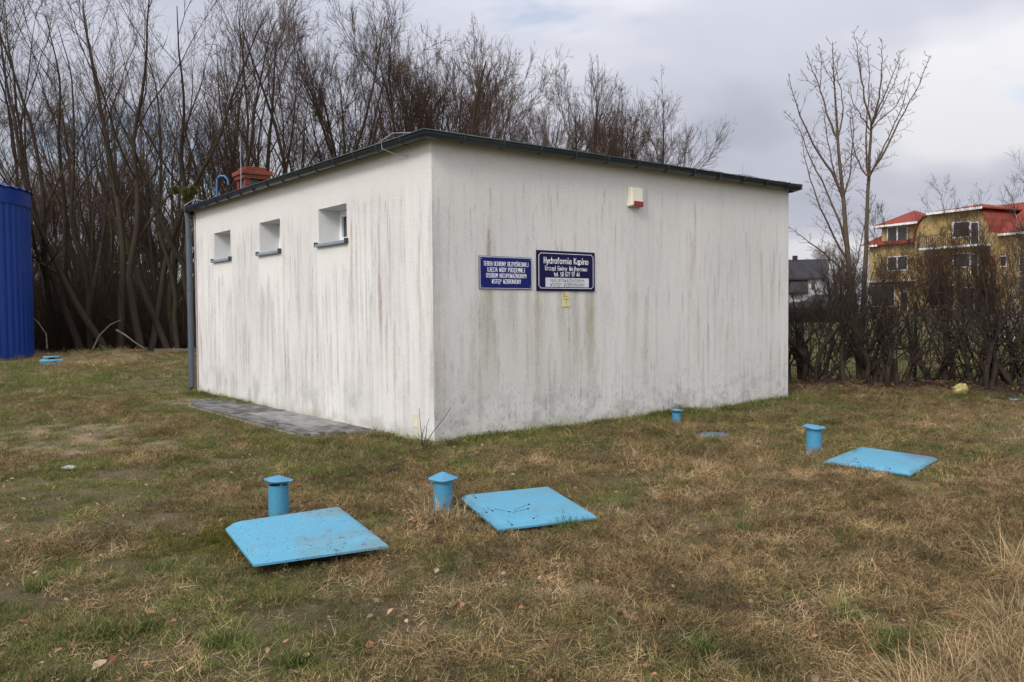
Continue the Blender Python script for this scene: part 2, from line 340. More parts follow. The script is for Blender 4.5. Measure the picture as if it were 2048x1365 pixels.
    if which == 'L':
        sc = (s[1:]+s[:-1])/2; zc_ = (zz[1:]+zz[:-1])/2
        for v0, v1, z0, z1 in WIN:
            keep &= ~(((sc > v0) & (sc < v1))[None] & ((zc_ > 2.61) & (zc_ < 3.13))[:, None])
        Qd = Qd[..., ::-1]
    C = np.clip(np.stack([G.ravel(), K.ravel(), V.ravel()], 1), 0, 1)
    return Vt, Qd[keep], C
bld = empty('utility_building', C0, YW)
tag(bld, 'white stucco flat roofed utility building with streaked walls and two signs', 'building')
V1, Q1, K1 = make_wall('R'); V2, Q2, K2 = make_wall('L')
Pn = [C0+A*LR, C0+A*LR+B*LL, C0+B*LL]       # the two hidden walls
V3 = np.array([[p.x, p.y, z] for p in Pn for z in (-.25, HW)]); Q3 = np.array([[0, 2, 3, 1], [2, 4, 5, 3]])
Vw = np.concatenate([V1, V2, V3]); Qw = np.concatenate([Q1, Q2+len(V1), Q3+len(V1)+len(V2)])
Minv = np.array(bld.matrix_basis.inverted()); bpy.context.view_layer.update()
def to_b(Vv): 
    u, v = uv(Vv[:, 0], Vv[:, 1]); return np.stack([u, v, Vv[:, 2]], 1)
wme = mesh_np('wall', to_b(Vw), Qw); vcol(wme, 'stain', np.concatenate([K1, K2, np.zeros((6, 3))]))
wall = link('wall', wme, WM.m, bld)
# in the building's own axes: x = along the sign wall, y = along the window wall, walls at y=0 and x=0
m_white = plain('white_plastic', (.80, .80, .78), .35, .5, 0, .04)
m_sill = plain('grey_sheet_metal', (.24, .29, .32), .45, .5, .3, .10)
m_gut = plain('dark_green_gutter', (.030, .038, .040), .38, .5, .2, .18, 3)
m_roofedge = plain('green_roof_trim', (.030, .085, .078), .45, .5, .2, .15, 3)
m_dark = plain('dark_inside', (.012, .012, .014), .9, .1)
GL = Mat('window_glass', .08, .6); GL.col((.035, .034, .036)); m_glass = GL.m
m_down = plain('slate_downpipe', (.070, .088, .102), .45, .5, .2, .12, 4)
m_wire = plain('galvanised_wire', (.30, .31, .32), .45, .5, .7, .1)
for v0, v1, z0, z1 in WIN:
    z0, z1 = 2.61, 3.13
    w_ = empty('window', (0, (v0+v1)/2, z0)); w_.parent = bld; h = (v1-v0)/2; H = z1-z0; D = .40
    r = MB()                                 # reveal
    r.add([(0, -h, 0), (D, -h, 0), (D, -h, H), (0, -h, H)], [(0, 1, 2, 3)]); r.add([(0, h, 0), (D, h, 0), (D, h, H), (0, h, H)], [(3, 2, 1, 0)])
    r.add([(0, -h, H), (D, -h, H), (D, h, H), (0, h, H)], [(0, 1, 2, 3)]); r.add([(0, -h, 0), (D, -h, 0), (D, h, 0), (0, h, 0)], [(3, 2, 1, 0)])
    r.build('reveal', WMR.m, w_)
    f = MB(); t = .055; x0 = .335; x1 = .397
    f.box(x0, x1, -h, h, .02, .02+t); f.box(x0, x1, -h, h, H-t, H-.002); f.box(x0, x1, -h, -h+t, .02+t, H-t); f.box(x0, x1, h-t, h, .02+t, H-t); 
    f.box(x0-.012, x1, -.03, .03, .02+t, H-t)
    for q0, q1 in ((-h+t, -.03), (.03, h-t)):
        f.box(x0-.01, x1-.002, q0, q0+.04, .02+t, H-t); f.box(x0-.01, x1-.002, q1-.04, q1, .02+t, H-t); f.box(x0-.01, x1-.002, q0+.04, q1-.04, .02+t, .06+t); f.box(x0-.01, x1-.002, q0+.04, q1-.04, H-t-.04, H-t)
    f.build('frame', m_white, w_, bevel=.004)
    p = MB(); p.box(x0+.025, x0+.03, -h+t, h-t, .02+t, H-t); p.build('pane', m_glass, w_)
    s_ = MB(); s_.add([(.335, -h-.03, .026), (.335, h+.03, .026), (-.055, h+.03, .004), (-.055, -h-.03, .004), (-.055, h+.03, -.036), (-.055, -h-.03, -.036), (-.048, h+.03, -.036), (-.048, -h-.03, -.036), (-.048, h+.03, -.006), (-.048, -h-.03, -.006), (.0, h+.03, .006), (0, -h-.03, .006)],
        [(0, 3, 2, 1), (3, 5, 4, 2), (5, 7, 6, 4), (7, 9, 8, 6), (9, 11, 10, 8)])
    for e in (-1, 1): s_.box(-.062, .04, min(e*(h+.028), e*(h+.045)), max(e*(h+.028), e*(h+.045)), -.038, .032, 1)
    s_.build('sill', [m_sill, plain('dark_sill_cap', (.04, .05, .055), .5, .4)], w_)
# roof slab with trim
o = .085; E2 = .28; zt = 3.705
rf = MB()
x0, x1, y0, y1 = -o, LR+E2, -o, LL+E2
rise = .16; ins = 1.2
ring = [(x0, y0), (x1, y0), (x1, y1), (x0, y1)]; inn = [(x0+ins, y0+ins), (x1-ins, y0+ins), (x1-ins, y1-ins), (x0+ins, y1-ins)]
rf.add([(*p, zt) for p in ring]+[(*p, zt+.035) for p in ring]+[(*p, zt+.035+rise) for p in inn]+[(*p, zt-.03) for p in ring],
       [(4, 5, 9, 8), (5, 6, 10, 9), (6, 7, 11, 10), (7, 4, 8, 11), (8, 9, 10, 11), (12, 15, 14, 13)])
for i in range(4): rf.add([(*ring[i], zt-.03), (*ring[(i+1) % 4], zt-.03), (*ring[(i+1) % 4], zt+.035), (*ring[i], zt+.035)], [(0, 1, 2, 3)])
# boxed eaves on the two far sides
def wedge(p0, p1, q0, q1):                   # soffit prism, deep at the wall and thin at the edge
    rf.add([(*p0, zt-.11), (*p1, zt-.11), (*p0, zt-.031), (*p1, zt-.031), (*q0, zt-.036), (*q1, zt-.036), (*q0, zt-.031), (*q1, zt-.031)], [(0, 1, 5, 4), (0, 4, 6, 2), (1, 3, 7, 5), (4, 5, 7, 6)], 1)
wedge((LR+.002, -.08), (LR+.002, LL), (x1-.003, -.08), (x1-.003, y1-.003)); wedge((LR, LL+.002), (-.08, LL+.002), (LR, y1-.003), (-.08, y1-.003))
rng = random.Random(4)
for i in range(64):                          # lapped edge of the roofing
    q = i/64; rf.box(x0-.006+q*(x1-x0), x0-.006+(q+1/64)*(x1-x0)-.004, y0-.012, y0+.05, zt+.036, zt+.044+rng.uniform(0, .008), 0)
    rf.box(x0-.012, x0+.05, y0+.06+q*(y1-y0-.06), y0+.06+(q+1/64)*(y1-y0-.06)-.004, zt+.036, zt+.044+rng.uniform(0, .008), 0)
roof = rf.build('roof', [m_roofedge, m_gut], bld)
# gutters
gr_, gcy = .072, -.165
def gutter(name, axis, l0, l1):
    g = MB(); n = 9; prof = []
    for k in range(n+1):
        t = math.pi*k/n; prof.append((gcy-math.cos(t)*gr_*-1, 3.705-math.sin(t)*gr_*1.18))
    prof = [(gcy-gr_-.008, 3.700), (gcy-gr_-.008, 3.712)]+[(gcy-gr_*math.cos(math.pi*k/n), 3.712-math.sin(math.pi*k/n)*gr_*1.2) for k in range(n+1)]
    vs = []
    for (d, z) in prof:
        for e, l in enumerate((l0, l1)):
            ll = d if (e == 0) else l        # mitred at the near corner
            vs.append((ll, d, z) if axis == 'x' else (d, ll, z))
    g.add(vs, [(2*i, 2*i+1, 2*i+3, 2*i+2) for i in range(len(prof)-1)])
    kk = len(prof); g.add([((l1, d, z) if axis == 'x' else (d, l1, z)) for d, z in prof[2:]], [tuple(range(kk-2))])
    og = g.build(name, m_gut, bld, smooth=True)
    md = og.modifiers.new('thick', 'SOLIDIFY'); md.thickness = .003
    l = l0+.42
    while l < l1:
        b_ = MB(); pts = []
        for k in range(-1, 10):
            t = math.pi*max(k, 0)/9; d = gcy-(gr_+.006)*math.cos(t); z = 3.712-(gr_*1.2+.006)*math.sin(t)
            if k == -1: z += .012
            pts.append((l, d, z) if axis == 'x' else (d, l, z))
        pts.append((l, -.06, 3.745) if axis == 'x' else (-.06, l, 3.745))
        b_.tube(pts, .009, 5); b_.build('gutter_bracket', m_gut, og)
        l += .60
    return og
gutter('gutter', 'x', -.09, LR+.02); gutter('gutter', 'y', -.09, LL-.03)
dp = MB(); dp.tube([(-.125, LL-.02, 3.64), (-.112, LL-.02, 3.4), (-.11, LL-.02, 3.2), (-.11, LL-.02, .12), (-.16, LL-.02, .03)], .058, 12)
d_ = dp.build('downpipe', m_down, bld, smooth=True)
for z in (.9, 2.1, 3.15):
    q = MB(); q.lathe([(.062, z), (.068, z), (.068, z+.03), (.062, z+.03)], 14, (-.11, LL-.02)); q.box(-.06, 0, LL-.03, LL-.01, z+.005, z+.025); q.build('pipe_clip', m_down, d_)
lc = MB(); lc.tube([(-.012, LL-.13, 3.60), (-.012, LL-.13, 1.8), (-.012, LL-.13, .1)], .006, 5)
lc.build('conductor', plain('rusty_pink_rod', (.30, .13, .12), .7, .2), bld)
# chimney
BRK = Mat('chimney_brick', .9, .1); bt = BRK.n('ShaderNodeTexBrick'); BRK.put(bt.inputs['Vector'], BRK.coord('Object'))
mp = BRK.t.nodes['Mapping'] if 'Mapping' in BRK.t.nodes else None
bt.inputs['Color1'].default_value = (.25, .065, .038, 1); bt.inputs['Color2'].default_value = (.17, .042, .026, 1); bt.inputs['Mortar'].default_value = (.07, .045, .04, 1)
bt.inputs['Scale'].default_value = 1; bt.inputs['Brick Width'].default_value = .25; bt.inputs['Row Height'].default_value = .075; bt.inputs['Mortar Size'].default_value = .006
g = BRK.n('ShaderNodeTexCoord'); sp_ = BRK.n('ShaderNodeSeparateXYZ'); BRK.put(sp_.inputs[0], g.outputs['Object']); cb = BRK.n('ShaderNodeCombineXYZ')
BRK.put(cb.inputs[0], BRK.math('ADD', sp_.outputs[0], sp_.outputs[1])); BRK.put(cb.inputs[1], sp_.outputs[2]); BRK.put(bt.inputs['Vector'], cb.outputs[0]); BRK.col(bt.outputs[0])
ch = empty('chimney', (.80, 7.75, 3.72)); ch.parent = bld
c_ = MB(); w2 = .23
for sx_, sy_ in ((-1, -1), (1, -1), (1, 1), (-1, 1)): c_.box(min(sx_*w2, sx_*(w2-.11)), max(sx_*w2, sx_*(w2-.11)), min(sy_*w2, sy_*(w2-.11)), max(sy_*w2, sy_*(w2-.11)), .30, .50)
c_.box(-w2, w2, -w2, w2, -.05, .30); c_.box(-w2-.035, w2+.035, -w2-.035, w2+.035, .50, .575); c_.box(-w2-.07, w2+.07, -w2-.07, w2+.07, .578, .652); c_.box(-w2+.02, w2-.02, -w2+.02, w2-.02, .655, .73)
c_.build('stack', BRK.m, ch); c_ = MB(); c_.box(-w2+.06, w2-.06, -w2+.06, w2-.06, .30, .50); c_.build('flue_grille', plain('flue_grille_grey', (.10, .10, .10), .7), ch)
# roof fittings
bp = empty('blue_roof_pipe', (.35, 8.5, 3.74)); bp.parent = bld; bp.name = 'vent_pipe'
q = MB(); q.tube([(0, 0, 0), (0, 0, .46), (.01, .02, .55), (.05, -.03, .62), (.12, -.10, .62), (.17, -.14, .55), (.18, -.15, .44)], .022, 10); q.build('bent_pipe', plain('blue_pipe_paint', (.035, .11, .23), .4, .4), bp, True)
q = MB(); q.tube([(.45, 7.45, 3.75), (.46, 7.45, 4.35), (.455, 7.45, 4.95)], [.010, .009, .006], 6); q.build('lightning_rod', m_wire, bld)
q = MB(); q.tube([(5.0, .9, 3.8), (5.0, .9, 4.10)], .028, 10); q.tube([(5.0, .9, 4.06), (5.0, .9, 4.14)], .05, 10); q.build('roof_vent', plain('dark_vent', (.05, .045, .045), .7), bld)
for x in (5.12, 5.86, 6.52):
    q = MB(); q.lathe([(.085, 0), (.085, .05), (.07, .075), (0.001, .075)], 14); bl = q.build('roof_weight', plain('weight_concrete', (.20, .20, .21), .9), bld, True); bl.location = (x, .42, 3.80)
for x, h in ((5.84, .22), (6.02, .14), (6.66, .30)):
    q = MB(); q.tube([(x, .5, 3.78), (x, .5, 3.80+h)], .004, 5); q.build('lightning_rod', m_wire, bld)
q = MB(); pts = [(.25+i*.36, .16+.02*math.sin(i*1.7), 3.79+.012*math.sin(i*2.3)) for i in range(19)]; pts[14:] = [(p[0], p[1]+.1, p[2]+.06) for p in pts[14:]]; pts.append((7.2, .25, 3.77)); q.tube(pts, .005, 5)
q.tube([(.16, .25+i*.42, 3.79+.012*math.sin(i*2.1)) for i in range(20)], .005, 5)
q.tube([(.16, .30, 3.79), (.02, .50, 3.82), (-.14, .66, 3.82), (-.27, .72, 3.72), (-.27, .70, 3.62), (-.14, .62, 3.56), (-.01, .50, 3.53)], .006, 6)
q.tube([(.16, 8.2, 3.79), (-.1, 8.5, 3.86), (-.26, 8.62, 3.74), (-.25, 8.64, 3.56), (-.12, 8.7, 3.46), (-.012, 8.75, 3.44), (-.012, 8.75, 3.3)], .006, 6)
q.build('lightning_wire', m_wire, bld)
# far end gutter cap lump
# ------------------------------------------------------------------ things on the walls
# letters as pen strokes on a grid 0..4 wide (x) and 0..8 high (y); ; lifts the pen
GLY = {'A': '00 28 40;12 32', 'B': '00 08 38 47 45 34 04;34 43 41 30 00', 'C': '47 38 18 07 01 10 30 41', 'D': '00 08 28 47 41 20 00', 'E': '48 08 00 40;04 34', 'G': '47 38 18 07 01 10 30 41 44 24', 'H': '00 08;40 48;04 44', 'I': '20 28', 'J': '38 31 20 10 01', 'K': '00 08;48 03;14 40',
 'M': '00 08 24 48 40', 'N': '00 08 40 48', 'O': '10 01 07 18 38 47 41 30 10', 'P': '00 08 38 47 45 34 04', 'R': '00 08 38 47 45 34 04;24 40', 'S': '47 38 18 07 06 15 35 43 41 30 10 01', 'T': '08 48;20 28', 'U': '08 01 10 30 41 48', 'W': '08 10 25 30 48', 'Y': '08 24 48;24 20', 'Z': '08 48 00 40',
 'a': '15 35 44 40;43 13 02 01 10 30 41', 'd': '48 40;44 35 15 04 01 10 30 41', 'e': '03 43 44 35 15 04 01 10 30 41', 'f': '37 28 17 10;05 35', 'h': '08 00;04 15 35 44 40', 'i': '25 20;27 28', 'j': '35 31 2- 1-;37 38', 'l': '28 20', 'm': '00 05;04 15 24 20;24 35 44 40', 'n': '00 05;04 15 35 44 40', 'o': '10 01 04 15 35 44 41 30 10', 'p': '05 0-;04 15 35 44 41 30 10 01', 'r': '10 15;13 25 35', 't': '27 21 30 40;05 45', 'u': '05 01 10 30 41;45 40', 'w': '05 10 24 30 45', 'y': '05 20;45 20 1- 0-', 'z': '05 45 00 40',
 '.': '20 21', '4': '30 38 02 42', '5': '47 07 04 34 43 41 30 00', '6': '47 28 06 01 10 30 41 43 34 04', '7': '08 48 10', '8': '14 05 07 18 38 47 45 34 14 03 01 10 30 41 43 34', '9': '01 20 42 47 38 18 07 05 14 44', ' ': ''}
ACC = {'Ś': ('S', '29 3:'), 'Ę': ('E', '30 4-'), 'Ą': ('A', '40 4-'), 'Ż': ('Z', '29 2:'), 'ą': ('a', '40 4-')}
NARROW = {'I': 1.4, 'i': 1.4, 'l': 1.4, '.': 1.6, 'j': 2.6, 'f': 3.2, 't': 3.6, 'r': 3.2, ' ': 3, 'J': 3.8}
def text(name, body, size, sx_, mat, parent, loc, pen=.16, serif=False, width=None):
    """lettering built stroke by stroke; size is the capital height; width fits the line to a length"""
    segs = []; x = 0.0; yy = lambda c: {'-': -1.6, '9': 9.2, ':': 10.6}[c] if c in '-:9' else float(c)
    for ch in body:
        base, extra = ACC.get(ch, (ch, None)); adv = NARROW.get(base, 4.0); off = (adv-4.0)/2 if base in NARROW and base not in 'Jrft ' else 0
        for st_ in (GLY.get(base, '')+(';'+extra if extra else '')).split(';'):
            pts = [(x+off+float(p[0]), yy(p[1])) for p in st_.split()]
            for a, b in zip(pts, pts[1:]): segs.append((a, b))
            if serif and pts and base in 'HKUGWNIPEZTAB' or (serif and base in 'dhilmnpruyf' and pts):
                for p in (pts[0], pts[-1]):
                    if p[1] in (0.0, 8.0, 5.0, -1.6): segs.append(((p[0]-.7, p[1]), (p[0]+.7, p[1])))
        x += adv+1.75
    tot = x-1.75; ky = size/8; kx = (width/tot) if width else ky*sx_; q = MB(); pw = pen*size/2; pwx = pw*min(1, kx/ky*1.25)
    for k, (a, b) in enumerate(segs):
        ax, ay, bx, by = (a[0]-tot/2)*kx, (a[1]-4)*ky, (b[0]-tot/2)*kx, (b[1]-4)*ky; L_ = math.hypot(bx-ax, by-ay) or 1e-6; dx, dy = (bx-ax)/L_, (by-ay)/L_
        nx, ny = -dy*pwx, dx*(pw if abs(dx) < .5 else pw*.8); ex, ey = dx*pwx*.8, dy*pw*.8; z = -.0006-.00002*(k % 7)
        q.add([(ax-ex+nx, z, ay-ey+ny), (bx+ex+nx, z, by+ey+ny), (bx+ex-nx, z, by+ey-ny), (ax-ex-nx, z, ay-ey-ny)], [(0, 1, 2, 3)])
    o = q.build(name, mat, parent); o.location = loc; return o
def on_right(s, z, d=.0): p = C0+A*s-B*d; return (p.x, p.y, z)
def enamel(name, c):
    M_ = Mat(name, .5, .12); f = M_.noise(9, 4); M_.col(M_.mix(f, tuple(x*.85 for x in c), c)); return M_.m
m_navy = enamel('sign_blue', (.012, .018, .125)); m_dnavy = enamel('sign_navy', (.012, .010, .055)); m_wht = plain('sign_white', (.60, .60, .62), .4, .4, 0, .04)
m_letter = plain('sign_letter_white', (.86, .86, .86), .5, .3, 0, .03); m_blk = plain('sign_black', (.02, .02, .03), .5)
sg = empty('notice_sign', on_right(1.10, 2.09, .004), YW); sg.rotation_euler = (0, R_(.0), YW)
tag(sg, 'blue metal notice sign with four lines of white capital letters', 'sign')
hw, hh = .425, .208
q = MB(); q.box(-hw, hw, -.012, 0, -hh, hh); q.build('plate', plain('sign_edge_navy', (.05, .06, .12), .5, .2), sg, bevel=.004)
q = MB(); q.box(-hw+.008, hw-.008, -.015, -.0125, -hh+.008, hh-.008, 0); q.build('rim', m_wht, sg)
q = MB(); q.box(-hw+.016, hw-.016, -.0172, -.0152, -hh+.016, hh-.016, 0); q.build('inner_border', m_navy, sg)
q = MB(); q.box(-hw+.026, hw-.026, -.019, -.0174, -hh+.026, hh-.026, 0); q.build('panel', m_navy, sg)
for i, (t, wd_) in enumerate((('TEREN OCHRONY BEZPOŚREDNIEJ', .72), ('UJĘCIA WODY PODZIEMNEJ', .60), ('OSOBOM NIEUPOWAŻNIONYM', .64), ('WSTĘP WZBRONIONY', .465))):
    text('lettering', t, .050, 1, m_letter, sg, (0, -.0195, .112-i*.074), .125, False, wd_)
for i, j in ((-1, -1), (1, -1), (1, 1), (-1, 1)):
    q = MB(); q.tube([(i*(hw-.035), -.019, j*(hh-.035)), (i*(hw-.035), -.023, j*(hh-.035))], .008, 8); q.build('screw', m_wire, sg)
s2 = empty('name_sign', on_right(2.13, 2.135, .004), YW)
tag(s2, 'dark navy sign with white border, white title and a white strip across its foot', 'sign')
hw, hh = .525, .268
q = MB(); q.box(-hw, hw, -.014, 0, -hh, hh); q.build('panel', m_dnavy, s2, bevel=.003)
q = MB(); t = .006; iw, ih, ck = hw-.032, hh-.034, .03
def frame_line(q, x0, x1, z0, z1): q.box(min(x0, x1), max(x0, x1), -.0165, -.0145, min(z0, z1), max(z0, z1))
for s_ in (-1, 1):
    frame_line(q, -iw+ck, iw-ck, s_*ih, s_*(ih-t)); frame_line(q, s_*iw, s_*(iw-t), -ih+ck, ih-ck)
    for u_ in (-1, 1):                         # scooped corners
        for k in range(5):
            a0, a1 = math.pi/2*k/5, math.pi/2*(k+1)/5; cxx, czz = s_*iw, u_*ih
            p = [(cxx-s_*math.cos(an)*rr, -.016, czz-u_*math.sin(an)*rr) for an in (a0, a1) for rr in (ck-t*.5, ck+t*.5)]
            q.add(p, [(0, 1, 3, 2)])
q.build('border', m_letter, s2)
text('lettering', 'Hydrofornia Kąpino', .078, 1, m_letter, s2, (-.005, -.0165, .138), .135, False, .79)
text('lettering', 'Urząd Gminy Wejherowo', .056, 1, m_letter, s2, (-.005, -.0165, .036), .125, False, .75)
text('lettering', 'tel. 58 677 97 44', .054, 1, m_letter, s2, (0, -.0165, -.042), .125, False, .46)
q = MB(); q.box(-.375, .405, -.0165, -.0145, -.215, -.092); strip = q.build('white_strip', m_wht, s2)
text('lettering', 'NIEUPOWAŻNIONYM', .040, 1, m_blk, s2, (.015, -.0172, -.128), .135, False, .60)
text('lettering', 'WSTĘP WZBRONIONY', .040, 1, m_blk, s2, (.015, -.0172, -.184), .135, False, .62)
s3 = empty('marker_plate', on_right(2.125, 1.755, .003), YW)
tag(s3, 'small pale yellow marker plate hanging just under the navy sign', 'sign')
q = MB(); q.box(-.068, .068, -.006, 0, -.10, .10); q.build('plate', plain('yellow_plate', (.62, .54, .26), .5, .4), s3, bevel=.003)
text('lettering', 'Z', .048, .8, m_blk, s3, (-.035, -.0067, .062), .16); text('lettering', '.', .06, 1, m_blk, s3, (.005, -.0067, .064), .2)
q = MB(); q.box(-.045, .045, -.0075, -.0062, -.002, .004); q.box(-.003, .003, -.0075, -.0062, -.040, -.002); q.box(-.009, .009, -.0075, -.0062, -.048, -.0405); q.build('symbol', m_blk, s3)
text('lettering', '..', .03, 1, m_blk, s3, (0, -.0067, -.06), .12)
al = empty('alarm_siren', on_right(3.445, 3.23, .002), YW)
tag(al, 'cream alarm siren box with red lamp at its foot, high on the wall', 'alarm')
q = MB(); q.box(-.135, .135, -.014, 0, -.145, .145); q.build('back_plate', plain('cream_plate', (.66, .63, .50), .4, .4), al, bevel=.006)
vs = [(-.13, -.015, -.14), (.13, -.015, -.14), (.13, -.015, .14), (-.13, -.015, .14), (-.115, -.085, -.13), (.115, -.085, -.13), (.112, -.080, .125), (-.112, -.080, .125)]
q = MB(); q.add(vs, [(4, 5, 6, 7), (0, 1, 5, 4), (1, 2, 6, 5), (2, 3, 7, 6), (3, 0, 4, 7)]); q.build('cover', plain('cream_plastic', (.70, .67, .52), .35, .5, 0, .03), al, bevel=.014)
LM = Mat('red_lamp', .25, .5); LM.col(LM.mix(LM.noise(60), (.20, .008, .010), (.32, .015, .015)))
q = MB(); q.box(-.080, .112, -.094, -.05, -.140, -.062); q.build('lamp', LM.m, al, bevel=.010)
# small cream plate low on the window wall
p = C0+B*.42-A*.003; s4 = empty('cream_plate', (p.x, p.y, .25), YW)
tag(s4, 'small blank cream plate low on the wall by the building corner', 'plate')
q = MB(); q.box(-.006, 0, -.055, .055, -.082, .082); q.build('plate', plain('cream_plate_face', (.62, .57, .36), .6), s4, bevel=.002); 
for z_ in (-.065, .065):
    q = MB(); q.tube([(-.006, 0, z_), (-.009, 0, z_)], .005, 6); q.build('screw', m_wire, s4)

# ------------------------------------------------------------------ paving beside the wall
rng = random.Random(7); q = MB(); cols = []
PV = Mat('concrete_pavers', .92, .15); pc = PV.attr('tone'); PV.col(PV.mix(PV.noise(45, 4, .7, PV.coord('World')), PV.mix(1.0, pc, (.55, .53, .50), 'MULTIPLY'), pc)); PV.bump(PV.noise(120, 3, .6, PV.coord('World')), .006, .6)
for i in range(9):
    for j in range(34):
        u0 = -.92+i*.101; v0 = .9+j*.203+(.1 if i % 2 else 0)
        outer = -.93+max(0, (v0-6.3))*.42
        if u0 < outer or v0 > 7.0 or (v0 < 1.6 and u0 < -.62+.2*(1.6-v0)*3): continue
        P0 = C0+A*u0+B*v0; dz = rng.uniform(-.005, .005); tz = .034-.012*max(0, 1.5-v0)+dz
        cs = [C0+A*(u0+a_)+B*(v0+b__) for a_, b__ in ((.005, .005), (.095, .005), (.095, .197), (.005, .197))]; ct = [C0+A*(u0+a_)+B*(v0+b__) for a_, b__ in ((.011, .011), (.089, .011), (.089, .191), (.011, .191))]
        q.add([(c.x, c.y, -.05) for c in cs]+[(c.x, c.y, tz-.004) for c in cs]+[(c.x, c.y, tz+rng.uniform(-.001, .001)) for c in ct],
              [(0, 1, 5, 4), (1, 2, 6, 5), (2, 3, 7, 6), (3, 0, 4, 7), (4, 5, 9, 8), (5, 6, 10, 9), (6, 7, 11, 10), (7, 4, 8, 11), (8, 9, 10, 11)])
        k = rng.uniform(.11, .24) if not (2.2 < v0 < 4.3 and -.62 < u0 < -.1) else rng.uniform(.25, .34)
        cols += [(k, k*.98, k*.93)]*12
pv = q.build('paving', PV.m); vcol(pv.data, 'tone', cols); tag(pv, kind='structure')
q = MB()
pe = [(-.62, 7.2), (-.95, 6.3), (-.965, 5), (-.97, 3.8), (-.965, 2.6), (-.96, 1.9)]
for (u0, v0), (u1, v1) in zip(pe, pe[1:]):
    a0 = C0+A*u0+B*v0; a1 = C0+A*u1+B*v1; n_ = (a1-a0).normalized().cross(Vector((0, 0, 1)))*.03
    q.add([(*(a0-n_).xy, -.05), (*(a1-n_).xy, -.05), (*(a1+n_).xy, -.05), (*(a0+n_).xy, -.05), (*(a0-n_).xy, .016), (*(a1-n_).xy, .016), (*(a1+n_).xy, .016), (*(a0+n_).xy, .016)], [(4, 5, 6, 7), (0, 1, 5, 4), (2, 3, 7, 6), (0, 4, 7, 3), (1, 2, 6, 5)])
kb = q.build('paving_kerb', plain('kerb_concrete', (.20, .165, .12), .95, .1, 0, .3, 9)); tag(kb, kind='structure')
# sandy rubble footing line along the wall
rs = np.random.RandomState(3); q = MB()
for i in range(260):
    v0 = rs.uniform(.3, 7.6); s = rs.uniform(.012, .035); p = C0+B*v0-A*rs.uniform(.0, .05); q.lathe([(s*.6, -.01), (s, s*.35), (s*.5, s*.8), (.001, s*.9)], 6, (p.x, p.y))
rb = q.build('rubble', plain('sandy_mortar', (.30, .24, .14), .95, .1, 0, .35, 14)); tag(rb, 'sandy mortar crumbs along the foot of the window wall', 'rubble', kind='stuff')

# ------------------------------------------------------------------ blue lids and vents
def blue_paint(name, wear=.5, tint=(.074, .25, .345), spot=None):
    M_ = Mat(name, .5, .35); P = M_.coord('Object'); n1 = M_.noise(3, 4, .6, P); base = M_.mix(n1, tint, tuple(x*1.15 for x in tint))
    ch_ = M_.noise(26, 5, .62, P, .4); big = M_.noise(4.5, 3, .6, P); fac = M_.math('MULTIPLY', M_.ramp(ch_, [(.56, 0), (.60, 1)]), M_.ramp(big, [(.54, 0), (.64, 1)]))
    c = M_.mix(M_.math('MULTIPLY', M_.ramp(M_.noise(2.6, 4, .6, P), [(.5, 0), (.66, 1)]), .75*wear), base, (.13, .17, .155))
    dots = M_.ramp(M_.noise(60, 2, .6, P), [(.635, 0), (.665, 1)]); c = M_.mix(M_.math('MULTIPLY', dots, wear, clamp=True), c, (.03, .06, .08))
    c = M_.mix(M_.math('MULTIPLY', fac, wear*1.4, clamp=True), c, (.075, .12, .17)); 
    if spot:
        vd = M_.n('ShaderNodeVectorMath', operation='DISTANCE'); M_.put(vd.inputs[0], P); vd.inputs[1].default_value = spot
        fs_ = M_.ramp(M_.math('ADD', vd.outputs['Value'], M_.math('MULTIPLY', M_.noise(14, 4, .6, P), .25)), [(.26, .85), (.46, 0)]); c = M_.mix(fs_, c, (.085, .13, .19))
    M_.col(c); M_.bump(M_.noise(90, 3, .6, P), .002, .4); return M_.m
m_lidA = blue_paint('blue_lid_paint_worn', .8); m_lidB = blue_paint('blue_lid_paint', .35); m_pipe = blue_paint('blue_vent_paint_shaded', .5, (.050, .215, .33))  # vents: same blue paint as the lids, shade of upright sides put into the tint
m_under = plain('rusty_underside', (.05, .03, .025), .9); m_collar = plain('shade_dark_concrete', (.035, .028, .022), .95)  # collar colour taken near black to stand in for shade under the lids
